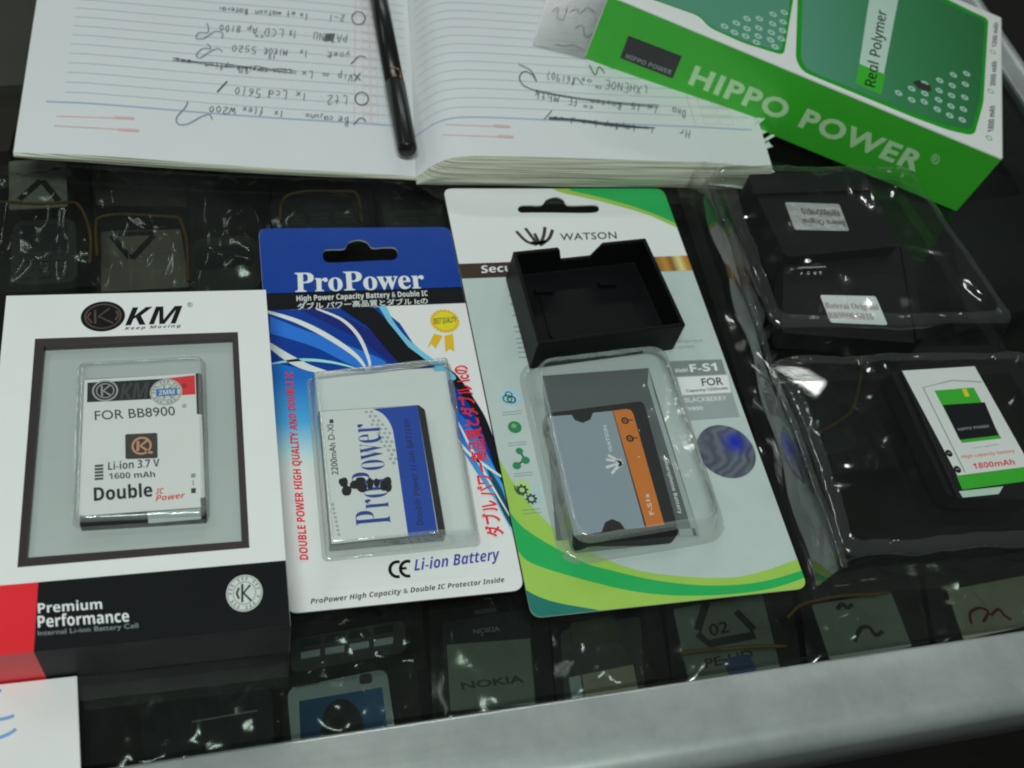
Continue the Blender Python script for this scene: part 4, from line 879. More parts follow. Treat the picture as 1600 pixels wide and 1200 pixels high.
# back wall with its notch
def wallpt(f, z, inner): p = (ii[3].lerp(ii[2], f) if inner else tq[3].lerp(tq[2], f)); return Vector((p.x, p.y, base + HT + z))
prof_b = [(0, 0), (.33, 0), (.37, -.0075), (.60, -.0075), (.66, 0), (1, 0)]
Lo = [wallpt(f, z, 0) for f, z in prof_b]; Li = [wallpt(f, z, 1) for f, z in prof_b]
mb.fill(Lo + [tq[2] + dn, tq[3] + dn], TRAYPL); mb.fill(Li + [ii[2] + fd, ii[3] + fd], TRAYPL)
for i in range(5): mb.add([Lo[i], Lo[i + 1], Li[i + 1], Li[i]], [(0, 1, 2, 3)], TRAYPL)
mb.build('shell', tray, bevel=.0005)
mb = MB(); m_ = ii[0].lerp(ii[2], .5) + fd
for (u, v_) in ((.2, .75), (.7, .75)): 
    p = ii[0].lerp(ii[1], u).lerp(ii[3].lerp(ii[2], u), v_) + fd; mb.prism(rect(p.x - .004, p.x + .004, p.y - .0012, p.y + .0012, p.z), (0, 0, .0025), TRAYPL)
p = ii[0].lerp(ii[1], .5).lerp(ii[3].lerp(ii[2], .5), .42) + fd; mb.prism(rquad(rect(p.x - .021, p.x + .021, p.y - .012, p.y + .014, p.z), .003), (0, 0, .0007), TRAYPL); mb.build('floor_rib', tray)

# ------------------------------------------------------------------ green retail box
HB = .0392
A0 = HZ(0)(1495, 331); B0 = HZ(.0150)(912.6, 90); ux_ = (A0 - B0); LEN = ux_.length; ux_.normalize()
vy = Vector((-ux_.y, ux_.x, 0)).normalized(); wz = ux_.cross(vy).normalized()
if wz.z < 0: wz = -wz
Tr = A0 + wz * HB; DP = .128
gb_ = thing('battery_box', (A0 + B0) / 2, 'long bright green battery box with large white lettering resting against the notebook', 'battery box')
FR = Pl(B0, -vy); TP = Pl(Tr, wz)
hc = [B0, A0, A0 + vy * DP, B0 + vy * DP]
mb = MB(); mb.prism(hc, wz * HB, WHITE); mb.build('carton', gb_, bevel=.0010)
eF = -vy * e
mb = MB(); fr4 = [B0 + eF + wz * .0004 + ux_ * .0004, A0 + eF + wz * .0004 - ux_ * .0004, A0 + eF + wz * (HB - .0012) - ux_ * .0004, B0 + eF + wz * (HB - .0012) + ux_ * .0004]
mb.fill(fr4, HGREEN); mb.build('front_panel_print', gb_)
H = lambda x, y: (820 + x * .4875, y * .4875)
HWHITE = mat('pale_green_lettering', C(170, 212, 160), .4)
mb = MB(); mb.txt('HIPPO POWER', H(522, 270), H(1252, 552), H(548, 208), FR, HWHITE, '', 2 * e, off=.036, space=1.14)
mb.txt('®', H(1300, 522), H(1326, 530), H(1306, 490), FR, HWHITE, '', 2 * e); mb.build('title_print', gb_)
mb = MB(); mb.fill(pts(FR, H, [(305, 186), (474, 252), (504, 180), (332, 114)], 2 * e), SOFTBLACK); mb.txt('HIPPO POWER', H(322, 186), H(468, 240), H(327, 172), FR, GREYINK, 'b', 3 * e); mb.build('logo_panel', gb_)
# printed windows on the top: green rims, dim bluish green panes, small bubbles
RIM = mat('rim_green_print', C(24, 140, 30), .35); PANE = grad('dim_green_pane', TP(*H(900, 100)), TP(*H(1480, 300)), [(0, C(82, 138, 116)), (.5, C(56, 122, 80)), (1, C(42, 104, 60))], .12); GREYP = mat('pale_top_print', C(172, 196, 184), .4)
def rnd(L, n=5, r=.006):
    q = pts(TP, H, L); R = []; m = len(q)
    for i in range(m):
        p0, p, p1 = q[i - 1], q[i], q[(i + 1) % m]; k = min(r, (p0 - p).length * .45, (p1 - p).length * .45); a = (p0 - p).normalized() * k; b = (p1 - p).normalized() * k
        for j in range(n + 1):
            t = j / n; R.append((p + a) * (1 - t) ** 2 + 2 * p * t * (1 - t) + (p + b) * t * t)
    return R
def topclip(R):   # keep the print on the lid
    o0 = B0 + wz * HB; out_ = [Vector(((p - o0).dot(ux_), (p - o0).dot(vy), 0)) for p in R]
    if sum(out_[i - 1].x * out_[i].y - out_[i].x * out_[i - 1].y for i in range(len(out_))) < 0: out_.reverse()
    out_ = clip(out_, [Vector(v) for v in ((.001, .001, 0), (LEN - .001, .001, 0), (LEN - .001, DP - .001, 0), (.001, DP - .001, 0))])
    return lambda k: [o0 + ux_ * p.x + vy * p.y + wz * e * k for p in out_]
win2 = [(868, 190), (890, 230), (1250, 378), (1360, 418), (1440, 436), (1470, 330), (1486, 60), (1440, 40), (1300, -30), (1150, -90), (880, -200)]
win1 = [(300, -40), (560, 52), (590, 88), (700, 138), (830, 178), (850, 60), (880, -120), (300, -260)]
mb = MB(); bubbles = []
for wn, r in ((win2, .005), (win1, .004)):
    f = topclip(rnd(wn, r=r)); mb.fill(f(1), RIM)
    cx = sum(p[0] for p in wn) / len(wn); cy = sum(p[1] for p in wn) / len(wn)
    ins_ = [(p[0] + (cx - p[0]) * .045, p[1] + (cy - p[1]) * .065) for p in wn]; f = topclip(rnd(ins_, r=r)); mb.fill(f(2), PANE)
mb.build('window_print', gb_)
mb = MB(); mb.fill(topclip(pts(TP, H, [(1072, 205), (1150, 240), (1200, -20), (1230, -180), (1140, -190), (1100, 20)]))(3), GREYP); mb.fill(topclip(pts(TP, H, [(1058, 268), (1142, 305), (1155, 240), (1072, 205)]))(3), HGREEN); mb.build('strip_print', gb_)
mb = MB(); mb.txt('Real Polymer', H(1135, 282), H(1172, 34), H(1085, 278), TP, BLACKINK, 'i', 5 * e, off=.006)
mb.build('strip_text', gb_)
DOT = mat('bubble_white_print', C(150, 186, 170), .4); DOT2 = mat('bubble_core_print', C(60, 110, 84), .4)
mb = MB()
for xy in ((1198, 298), (1240, 320), (1240, 284), (1282, 268), (1280, 326), (1282, 300), (1330, 258), (1328, 290), (1326, 320), (1322, 350), (1374, 240), (1370, 274), (1368, 306), (1366, 340), (1362, 370), (1416, 236), (1412, 270), (1410, 312), (1406, 350), (1402, 384),
    None, (640, 84), (672, 104), (678, 74), (712, 60), (712, 92), (708, 116), (752, 60), (750, 90), (748, 116), (742, 136), (796, 46), (794, 76), (790, 104), (788, 128), (832, 40), (828, 70), (826, 98), (822, 124), (802, 150)):
    if xy is None:
        mb.fill(pts(TP, H, [(1244, 262), (1262, 256), (1278, 268), (1300, 274), (1304, 292), (1282, 288), (1262, 282)], 6 * e), FRAME); mb.build('bubble_print', gb_); mb = MB(); continue
    x, y = xy
    c0 = TP(*H(x, y), 4 * e); mb.disc(c0, ux_ * .0021, vy * .0021, DOT, 16); mb.disc(c0 + wz * e, ux_ * .0007, vy * .0007, DOT2, 12)
mb.build('bubble_print', gb_)
mb = MB()
for t_, a, b_, c_ in (('1800 mAh', (1502, 422), (1508, 338), (1482, 424)), ('2000 mAh', (1508, 274), (1514, 196), (1490, 276)), ('1200 mAh', (1512, 150), (1518, 72), (1496, 152))): mb.txt(t_, H(*a), H(*b_), H(*c_), TP, SOFTBLACK, 'bi', e)
for y, x in ((442, 1488), (292, 1494), (166, 1500)): mb.disc(TP(*H(x, y), e), ux_ * .0018, vy * .0018, HGREEN, 16, .7)
mb.build('capacity_text', gb_)
# paper slip tucked under it
slip = thing('receipt_slip', (.12, .22, .015), 'thin grey slip of paper sticking out from under the green box onto the notebook', 'paper slip')
mb = MB(); sp = [onpage(pageR, *p, .0009) for p in ((832, 70), (915, 92), (952, 40), (944, -30), (858, -14))]; mb.prism(sp, (0, 0, .00015), clear('translucent_slip', rough=.2, haze=.20, tint=(.86, .88, .87), bump=.05, bscale=40, hazecol=(.42, .45, .44))); mb.build('sheet', slip)
mb = MB()
for pt in ([(862, 18), (872, 12), (870, 26), (880, 30), (886, 12)], [(898, 45), (910, 40), (915, 58), (925, 52)], [(892, 18), (902, 14), (906, 22), (918, 12), (930, 20)], [(868, 68), (880, 72), (895, 70), (912, 78)]): mb.ribbon([onpage(pageR, p.x, p.y, .0012) for p in smooth(pt, 5)], .0004, PEN)
mb.build('handwriting', slip)

# ------------------------------------------------------------------ clear clamshell with charger dock and battery (right)
shell = thing('clamshell_package', (.23, .0, 0), 'large crumpled clear plastic clamshell holding a black charger dock and a white battery', 'clamshell')
sq = [Vector((.1548, -.1005, 0)), Vector((.306, -.103, 0)), Vector((.2830, .1115, 0)), Vector((.1640, .1125, 0))]
lerpq = lambda v0, v1: [sq[0].lerp(sq[3], v0), sq[1].lerp(sq[2], v0), sq[1].lerp(sq[2], v1), sq[0].lerp(sq[3], v1)]
def dome(name, q, h, r, draft, amp, seed):
    L = []
    def ring(d, z, rr):
        g = rquad(inset(q, d) if d else q, rr, 8, 34); g = [v.copy() for v in g]
        for v in g: v.z = z
        return g
    L.append(ring(0, .0006, r))
    for k in range(1, 9): L.append(ring(draft * k / 9, .0006 + (h - .003) * k / 9, r))
    for k in range(1, 6):
        a = math.pi / 2 * k / 5; L.append(ring(draft + .003 * (1 - math.cos(a)), h - .003 + .003 * math.sin(a), r))
    for k in (1.5, 3, 6, 10, 15, 21): L.append(ring(draft + .003 + .0010 * k * 1.6, h - .0002 * k * .3, max(.002, r - .0003 * k)))
    mb = MB(); mb.loft(L[:10], SHELL, cap=False); mb.loft(L[9:15], SHELLE, cap=False); mb.loft(L[14:], SHELL); wobble(mb, amp, 60, seed); wobble(mb, amp * .4, 190, seed + 9)
    for v in mb.V: v.z = max(v.z, .0003)
    return mb.build(name, shell, smooth_=True)
sqi = inset(sq, .0030); sqw = sq
mb = MB(); n = 60; rows = []
for z_, dx_ in ((.0006, 0), (.004, .0003), (.009, .0008), (.014, .0013), (.0175, .0019), (.0192, .0026), (.0197, .0038), (.0193, .0052)):
    rows.append([sq[0].lerp(sq[3], i / n) + Vector((dx_ + .0011 * math.sin(i * .16 + .5) * z_ / .02 + .0005 * math.sin(i * .45), 0, z_)) for i in range(n + 1)])
V_ = [v for r_ in rows for v in r_]
mb.add(V_[:6 * (n + 1)], [(j * (n + 1) + i, j * (n + 1) + i + 1, (j + 1) * (n + 1) + i + 1, (j + 1) * (n + 1) + i) for j in range(5) for i in range(n)], SHELLW)
mb.add(V_[5 * (n + 1):], [(j * (n + 1) + i, j * (n + 1) + i + 1, (j + 1) * (n + 1) + i + 1, (j + 1) * (n + 1) + i) for j in range(2) for i in range(n)], SHELLE)
mb.build('side_wall', shell, smooth_=True)
sq = [sq[0] + Vector((.0042, .002, 0)), sq[1], sq[2], sq[3] + Vector((.0042, 0, 0))]
dome('upper_dome', lerpq(.50, 1.0), .0225, .007, .0035, .0009, 1)
dome('lower_dome', lerpq(0.0, .475), .0185, .006, .0035, .0013, 4)
mb = MB(); fl_ = inset(sqw, -.0040); n = 40
A = []
for j in range(n + 1):
    for i in range(n + 1):
        p = fl_[0].lerp(fl_[1], i / n).lerp(fl_[3].lerp(fl_[2], i / n), j / n); p.z = .0011 + .0007 * noise.noise(p * 70); A.append(p)
keep = [(j * (n + 1) + i, j * (n + 1) + i + 1, (j + 1) * (n + 1) + i + 1, (j + 1) * (n + 1) + i) for j in range(n) for i in range(n) if not (2 <= i < n - 2 and 2 <= j < n - 2 and not 18 <= j <= 20)]
mb.add(A, keep, SHELL)
for v in mb.V: v.x = max(v.x, .1532) if v.y < .113 else v.x
mb.build('flange', shell, smooth_=True)

dock = thing('charger_dock', (.222, .055, .0008), 'black battery charger dock with two white stickers inside the clear clamshell', 'charger')
ZU, ZL = .0185, .0120
def slab(name, q, z0, z1, r, bev, m, parent):
    mb = MB(); mb.prism([Vector((v.x, v.y, z0)) for v in rquad(ccw(q), r)], (0, 0, z1 - z0), m); return mb.build(name, parent, bevel=bev)
UQ = HZ(ZU); LQ = HZ(ZL)
slab('upper_body', [UQ(1166, 272), UQ(1350, 268), UQ(1408, 384), UQ(1228, 402)], .001, ZU, .004, .0022, BLACKPL, dock)
slab('battery_bay', [LQ(1226, 372), LQ(1408, 368), LQ(1434, 536), LQ(1222, 520)], .001, ZL, .003, .0012, BLACKPL2, dock)
slab('bay_lip', [LQ(1405, 386), LQ(1418, 384), LQ(1443, 530), LQ(1430, 535)], .0012, ZL + .0015, .001, .0008, BLACKPL, dock)
slab('front_ledge', [UQ(1172, 296), UQ(1356, 290), UQ(1362, 300), UQ(1176, 306)], ZU - .002, ZU + .0014, .0008, .0006, BLACKPL, dock)
CHROME = mat('contact_metal', (.8, .8, .76, 1), .25, metal=1.0)
mb = MB(); mb.prism(ccw(pts(HZ(ZL + .0012), I, [(1245, 421.5), (1289, 419.5), (1289, 417), (1245, 419)])), (0, 0, .0008), CHROME)
for x in (1249, 1260, 1270, 1279): mb.prism(ccw(pts(HZ(ZL + .0002), I, [(x, 432), (x + 3.5, 432), (x + 3, 427), (x - .5, 427)])), (0, 0, .0012), CHROME)
mb.build('contact_pins', dock)
STK = mat('sticker_gloss_white', C(196, 202, 204), .22, var=.05); STS = mat('sticker_silver', (.80, .80, .80, 1), .2, metal=.55, bump=.9, bscale=230)
mb = MB(); s1 = pts(UQ, I, [(1242, 359), (1327, 361), (1311, 319), (1226, 316)], .0001)
mb.prism(rquad(ccw(s1), .0012), (0, 0, e), STS)
for t_, a, b, c_ in (('Baterai Original', (1318, 343), (1252, 339), (1322, 354)), ('BB9800/9810', (1309, 328), (1250, 325), (1314, 338))): mb.txt(t_, a, b, c_, UQ, SOFTBLACK, '', .0001 + 2 * e, off=.01)
mb.build('silver_sticker', dock)
mb = MB(); s2 = pts(LQ, I, [(1298, 504), (1387, 508), (1368, 463), (1281, 461)], .0001)
mb.prism(rquad(ccw(s2), .0012), (0, 0, e), STK)
BRT = mat('brown_red_print', C(132, 74, 70), .5)
mb.txt('Baterai Original', (1291, 484), (1374, 487), (1288, 472), LQ, BRT, 'sb', .0001 + 2 * e, off=-.006); mb.txt('BB9800/9810', (1296, 497), (1366, 500), (1293, 487), LQ, BRT, 'sb', .0001 + 2 * e, off=-.006)
mb.build('white_sticker', dock)

bat4 = thing('battery', (.245, -.04, .001), 'white battery with green stripe and black logo picture inside the clear clamshell', 'battery')
G4 = lambda x, y: (1200 + x * .35, 480 + y * .35); Z4 = .012; E4 = HZ(Z4)
fullq = ccw(pts(E4, G4, [(594, 282), (922, 262), (1180, 762), (1185, 860), (850, 852)]))
mb = MB(); mb.prism([v - UPV * .009 for v in fullq], (0, 0, .009), BLACKPL2); mb.build('casing', bat4, bevel=.0006)
slab('holder_rail', pts(HZ(.010), G4, [(548, 290), (590, 284), (842, 856), (798, 830)]), .001, .010, .0006, .0008, BLACKPL, bat4)
mb = MB(); mb.prism(pts(E4, G4, [(598, 284), (922, 264), (1172, 710), (846, 752)]), (0, 0, e), WHITE); mb.build('white_label', bat4)
mb = MB(); mb.prism(pts(E4, G4, [(842, 754), (1166, 712), (1200, 770), (868, 815)]), (0, 0, e), HGREEN); mb.build('green_stripe', bat4)
mb = MB(); mb.prism(pts(E4, G4, [(852, 822), (1050, 800), (1030, 834), (870, 850)]), (0, 0, e), GREYP); mb.build('end_strip', bat4)
mb = MB(); k2 = 2 * e
mb.fill(pts(E4, G4, [(743, 372), (918, 358), (1042, 586), (865, 606)], k2), HGREEN); mb.fill(pts(E4, G4, [(780, 436), (968, 424), (1030, 572), (856, 592)], k2 + e), BLACKINK)
mb.fill(pts(E4, G4, [(866, 366), (886, 364), (900, 398), (880, 400)], k2 + e), mat('yellow_print', C(214, 196, 50), .4))
mb.txt('HIPPO POWER', G4(850, 552), G4(990, 536), G4(846, 540), E4, GREYINK, 'b', k2 + 2 * e); mb.build('logo_picture', bat4)
mb = MB(); 
mb.ribbon(pts(E4, G4, [(880, 738), (692, 358), (826, 326), (955, 334)], k2), .0005, GREYINK)
mb.txt('rechargeable', G4(912, 634), G4(1032, 616), G4(908, 626), E4, GREYINK, '', k2)
mb.txt('High capacity battery', G4(868, 680), G4(1105, 652), G4(862, 660), E4, mat('soft_red_print', C(214, 104, 84), .45), 'b', k2, off=-.005); mb.txt('1800mAh', G4(920, 722), G4(1104, 702), G4(912, 696), E4, REDINK, 'b', k2)
for cx, cy in ((808, 652), (846, 724)):
    mb.disc(E4(*G4(cx, cy), k2), Vector((.0016, 0, 0)), Vector((0, .0017, 0)), BLACKINK, 18); mb.ribbon([E4(*G4(cx - 9, cy), k2 + e), E4(*G4(cx + 9, cy - 2), k2 + e)], .0004, GREYINK)
mb.build('label_print', bat4)

# ------------------------------------------------------------------ white card at the lower left
wcard = thing('white_card', (-.13, -.13, 0), 'plain white card with blue pen strokes sticking out in front of the white battery box', 'card')
q = ccw([HZ(0)(-90, 1068), HZ(0)(122, 1053), HZ(0)(130, 1260), HZ(0)(-90, 1275)])
for v in q: v.y = min(v.y, ky0 - .0006)
mb = MB(); mb.prism(q, (0, 0, .0018), WHITE); mb.build('sheet', wcard, bevel=.0003)
BP = mat('blue_pen_stroke', C(110, 150, 196), .5)
mb = MB(); WCP = HZ(.00186)
for A in ([(-30, 1128), (0, 1124), (14, 1121), (22, 1118)], [(-30, 1160), (0, 1152), (15, 1146), (25, 1139)], [(-20, 1084), (-4, 1080), (2, 1079)]):
    P = [WCP(p.x, p.y) for p in smooth(A, 5)]; mb.ribbon(P, .0011, BP)
mb.build('pen_strokes', wcard)

# ------------------------------------------------------------------ goods lying inside the counter, seen through the glass
ZI = -.030; IN = HZ(ZI)
def item(name, q, z0, z1, r, bev, m, label, cat, part='body', group=None):
    c_ = sum((Vector(v) for v in q), Vector()) / len(q)
    t = thing(name, (c_.x, c_.y, z0), label, cat, group); slab(part, q, z0, z1, r, bev, m, t); return t
def bag(q, z, label, amp=.003, n=26, seed=0, sc=60):
    q = ccw(q); c_ = sum(q, Vector()) / 4; mb = MB(); A = []
    for j in range(n + 1):
        for i in range(n + 1):
            u, v = i / n, j / n; p = q[0].lerp(q[1], u).lerp(q[3].lerp(q[2], u), v); ed = min(u, 1 - u, v, 1 - v) * 5; ed = min(1, ed)
            k = noise.noise(Vector((p.x * sc + seed, p.y * sc * .6, seed))) + .5 * noise.noise(Vector((p.x * sc * 2.7, p.y * sc * 2.2 + seed, 1))) + .6 * abs(noise.noise(Vector((p.x * sc * 1.5 + p.y * sc, p.y * 20, seed + 4))))
            p.z = z + amp * k * (.3 + .7 * ed) - .004 * (1 - ed); p.z = min(p.z, -.0062); A.append(p)
    mb.add(A, [(j * (n + 1) + i, j * (n + 1) + i + 1, (j + 1) * (n + 1) + i + 1, (j + 1) * (n + 1) + i) for j in range(n) for i in range(n)], BAG)
    t = thing('plastic_bag', (c_.x, c_.y, z), label, 'plastic bag'); mb.build('film', t, smooth_=True); return t
P_ = lambda L, z=ZI: [HZ(z)(*p) for p in L]
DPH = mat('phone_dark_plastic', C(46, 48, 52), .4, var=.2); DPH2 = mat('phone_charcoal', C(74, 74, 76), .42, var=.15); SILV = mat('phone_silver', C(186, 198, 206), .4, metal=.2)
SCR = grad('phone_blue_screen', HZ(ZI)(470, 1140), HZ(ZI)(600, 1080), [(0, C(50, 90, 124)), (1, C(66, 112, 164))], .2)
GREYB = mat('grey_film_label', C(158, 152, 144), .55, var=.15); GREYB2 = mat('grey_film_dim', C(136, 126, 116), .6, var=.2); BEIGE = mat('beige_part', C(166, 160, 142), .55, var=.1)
# front row, left to right
t = item('slide_phone', P_([(215, 1100), (425, 1072), (428, 1190), (230, 1220)], -.034), -.046, -.034, .004, .002, DPH, 'black phone casing in crumpled film below the corner of the white box', 'phone casing')
mb = MB(); mb.ribbon(P_([(300, 1128), (402, 1110)], -.0338), .0006, GREYINK); mb.build('seam', t)
t = item('keypad_phone', P_([(452, 1000), (632, 968), (636, 1018), (456, 1052)], -.030), -.044, -.030, .003, .002, DPH2, 'dark phone casing with a silver keypad row under the cream card', 'phone casing')
mb = MB()
for i in range(4):
    for j in range(2):
        x = 470 + 38 * i; y = 1000 - 6.4 * i + 20 * j; mb.prism(ccw(P_([(x, y + 11), (x + 30, y + 6), (x + 30, y - 4), (x, y + 1)], -.030)), (0, 0, .0012), SILV if j == 1 else DPH)
mb.build('keypad', t)
t = item('silver_phone', P_([(448, 1076), (604, 1044), (626, 1200), (462, 1230)], -.030), -.046, -.030, .004, .002, SILV, 'silver phone casing with a blue screen inside the counter beside the front rail', 'phone casing')
mb = MB(); mb.prism(ccw(P_([(467, 1096), (597, 1074), (612, 1200), (472, 1220)], -.030)), (0, 0, .0003), SCR); mb.build('screen', t)
mb = MB(); mb.disc(HZ(-.0296)(535, 1140), Vector((.0075, 0, 0)), Vector((0, .011, 0)), DPH, 28); mb.build('navigation_key', t)
mb = MB(); mb.prism(rquad(ccw(P_([(562, 1070), (582, 1067), (580, 1052), (561, 1055)], -.030)), .0012), (0, 0, .0006), DPH2); mb.build('camera_window', t)
mb = MB(); mb.txt('NOKIA', (464, 1076), (499, 1069), (463, 1068), HZ(-.0298), DPH2, 'b', 0); mb.prism(rquad(ccw(P_([(516, 1072), (538, 1068), (538, 1064), (516, 1067)], -.030)), .0005), (0, 0, .0004), WHITEINK); mb.build('brand_print', t)
t = item('touch_phone', P_([(690, 972), (827, 951), (842, 1135), (700, 1150)], -.028), -.040, -.028, .003, .0015, DPH, 'dark phone front with a pale screen film between silver phone and green swoosh card', 'phone casing')
FILM = mat('pale_screen_film', C(124, 132, 124), .55, var=.15, scale=900)
mb = MB(); mb.prism(ccw(P_([(698, 1008), (828, 998), (836, 1100), (704, 1112)], -.028)), (0, 0, .0003), FILM); mb.build('screen', t)
mb = MB(); mb.txt('NOKIA', (740, 991), (782, 986), (739, 983), HZ(-.0279), GREYINK, '', 0, off=.02); mb.txt('NOKIA', (722, 1078), (820, 1066), (719, 1066), HZ(-.0275), DPH2, '', 0, off=.03); mb.build('brand_print', t)
mb = MB(); mb.prism(rquad(ccw(P_([(742, 962), (776, 957), (775, 950), (741, 955)], -.028)), .001), (0, 0, .0008), DPH2); mb.build('earpiece', t)
mb = MB(); mb.ribbon(P_([(718, 1044), (757, 1003)], -.0275), .0005, mat('scratch_tan', C(150, 138, 108), .6)); mb.build('scratch', t)
t = item('bar_phone', P_([(875, 985), (1000, 962), (1012, 1130), (886, 1150)], -.034), -.046, -.034, .003, .002, DPH2, 'dark phone body with a beige battery cover below the green swoosh card', 'phone casing')
mb = MB(); mb.prism(ccw(P_([(908, 1056), (988, 1040), (996, 1080), (914, 1098)], -.034)), (0, 0, .0012), BEIGE); mb.txt('NOKIA', (922, 1068), (952, 1062), (921, 1062), HZ(-.0326), GREYINK, '', 0); mb.prism(ccw(P_([(888, 1060), (906, 1056), (912, 1098), (894, 1100)], -.034)), (0, 0, .0008), SILV); mb.build('battery_cover', t)
mb = MB(); mb.prism(ccw(P_([(890, 975), (960, 962), (963, 1000), (894, 1012)], -.034)), (0, 0, .0008), mat('olive_part', C(70, 78, 62), .5)); mb.build('olive_cover', t)
SHT = mat('grey_printed_film', C(112, 122, 114), .5, var=.25, scale=60)
t = item('printed_bag', P_([(1052, 952), (1190, 925), (1226, 1072), (1084, 1100)], -.026), -.0268, -.026, .001, 0, SHT, 'grey printed film bag with triangle mark and number below the green swoosh card', 'film bag', 'sheet')
mb = MB(); FP = HZ(-.0259); MK = mat('dark_film_print', C(36, 40, 40), .55)
for A in ([(1108, 928), (1090, 985)], [(1090, 990), (1108, 1006), (1180, 992)], [(1150, 955), (1178, 984)]): mb.ribbon([FP(*p) for p in A], .0032, MK)
mb.txt('02', (1110, 995), (1140, 988), (1106, 976), FP, MK, '', 2e-5, off=.02); mb.txt('PE-HD', (1103, 1044), (1178, 1028), (1100, 1030), FP, MK, '', 2e-5, off=.02); mb.build('recycling_print', t)
mb = MB(); mb.fill(P_([(1128, 1030), (1170, 1022), (1184, 1050), (1140, 1058)], -.02585), mat('blue_scribble', C(52, 70, 112), .5)); mb.build('blue_patch', t)
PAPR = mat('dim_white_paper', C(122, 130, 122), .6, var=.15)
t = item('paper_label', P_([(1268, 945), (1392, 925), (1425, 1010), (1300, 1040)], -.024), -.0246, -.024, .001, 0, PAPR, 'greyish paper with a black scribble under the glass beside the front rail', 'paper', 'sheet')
mb = MB()
for A in ([(1335, 1002), (1345, 982), (1358, 980), (1368, 992), (1380, 986)], [(1308, 952), (1316, 944), (1324, 950), (1332, 944)]): mb.ribbon([HZ(-.0239)(p.x, p.y) for p in smooth(A, 5)], .0018, MK)
mb.build('scribble', t)
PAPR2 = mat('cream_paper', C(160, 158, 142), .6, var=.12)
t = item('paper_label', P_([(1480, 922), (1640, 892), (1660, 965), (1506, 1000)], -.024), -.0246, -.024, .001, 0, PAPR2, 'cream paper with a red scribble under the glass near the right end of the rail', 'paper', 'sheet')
mb = MB(); RS = mat('red_scribble', C(120, 44, 44), .5)
for A in ([(1518, 975), (1516, 958), (1530, 950), (1544, 956), (1536, 972)], [(1548, 962), (1560, 952), (1570, 962), (1580, 968)]): mb.ribbon([HZ(-.0239)(p.x, p.y) for p in smooth(A, 5)], .0014, RS)
mb.build('scribble', t)
# back row, behind the cards
t = item('printed_bag', P_([(14, 252), (102, 246), (106, 322), (14, 328)], -.024), -.0246, -.024, .001, 0, GREYB, 'grey film bag with a dark triangle mark under the left end of the notebook', 'film bag', 'sheet')
mb = MB(); FP = HZ(-.0239)
for A in ([(30, 312), (64, 282)], [(66, 282), (92, 314)]): mb.ribbon([FP(*p) for p in A], .003, MK)
mb.build('recycling_print', t)
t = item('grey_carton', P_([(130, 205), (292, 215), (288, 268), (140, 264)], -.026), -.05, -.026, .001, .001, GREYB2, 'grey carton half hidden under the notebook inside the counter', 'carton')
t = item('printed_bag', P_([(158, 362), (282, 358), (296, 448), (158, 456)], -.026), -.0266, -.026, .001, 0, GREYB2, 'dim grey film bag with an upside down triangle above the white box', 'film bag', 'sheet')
mb = MB(); FP = HZ(-.0259)
for A in ([(174, 368), (204, 404)], [(206, 404), (240, 368)], [(174, 366), (240, 364)]): mb.ribbon([FP(*p) for p in A], .0028, MK)
for i in range(3): mb.ribbon([FP(236, 394 + 11 * i), FP(262, 391 + 11 * i)], .0008, GREYINK)
mb.build('recycling_print', t)
BACKPHONES = []
t = item('flip_phone', P_([(296, 372), (402, 366), (412, 450), (296, 458)], -.028), -.042, -.028, .008, .003, DPH2, 'black phone casing lying left of the blue header under the glass', 'phone casing')
mb = MB(); mb.prism(rquad(ccw(P_([(306, 388), (392, 382), (398, 414), (306, 422)], -.028)), .004), (0, 0, .0006), DPH); mb.build('screen', t)
t = item('black_phone', P_([(420, 310), (566, 300), (580, 352), (424, 360)], -.030), -.044, -.030, .006, .003, DPH, 'black phone casing under the glass behind the blue header card', 'phone casing')
BACKPHONES.append((t, [(420, 310), (566, 300), (580, 352), (424, 360)], -.030))
t = item('black_phone', P_([(592, 300), (690, 296), (700, 356), (602, 360)], -.032), -.044, -.032, .006, .003, DPH2, 'charcoal phone casing under the glass left of the pale card header', 'phone casing')
BACKPHONES.append((t, [(592, 300), (690, 296), (700, 356), (602, 360)], -.032))
t = item('black_phone', P_([(20, 345), (118, 340), (122, 440), (16, 446)], -.032), -.044, -.032, .006, .003, DPH2, 'charcoal phone casing under the glass above the left corner of the white box', 'phone casing')
BACKPHONES.append((t, [(20, 345), (118, 340), (122, 440), (16, 446)], -.032))
t = item('black_phone', P_([(1205, 585), (1290, 575), (1345, 700), (1240, 715)], -.030), -.042, -.030, .006, .003, DPH, 'black phone casing under the empty left half of the clear clamshell', 'phone casing')
BACKPHONES.append((t, [(1205, 585), (1290, 575), (1345, 700), (1240, 715)], -.030))
t = item('black_phone', P_([(1480, 320), (1620, 300), (1640, 480), (1510, 500)], -.032), -.044, -.032, .006, .003, DPH, 'black phone casing under the glass to the right of the clamshell dome', 'phone casing')
BACKPHONES.append((t, [(1480, 320), (1620, 300), (1640, 480), (1510, 500)], -.032))
t = item('grey_carton', P_([(-40, -20), (60, -20), (40, 132), (-40, 136)], -.020), -.05, -.020, .001, .001, mat('taupe_carton', C(118, 110, 108), .6, var=.08), 'taupe carton under the glass at the far left beside the notebook', 'carton')
t = item('grey_carton', P_([(-40, 142), (40, 140), (14, 236), (-40, 238)], -.026), -.05, -.026, .001, .001, mat('brown_carton', C(84, 74, 70), .6, var=.08), 'brownish carton under the glass at the far left edge below the taupe one', 'carton')
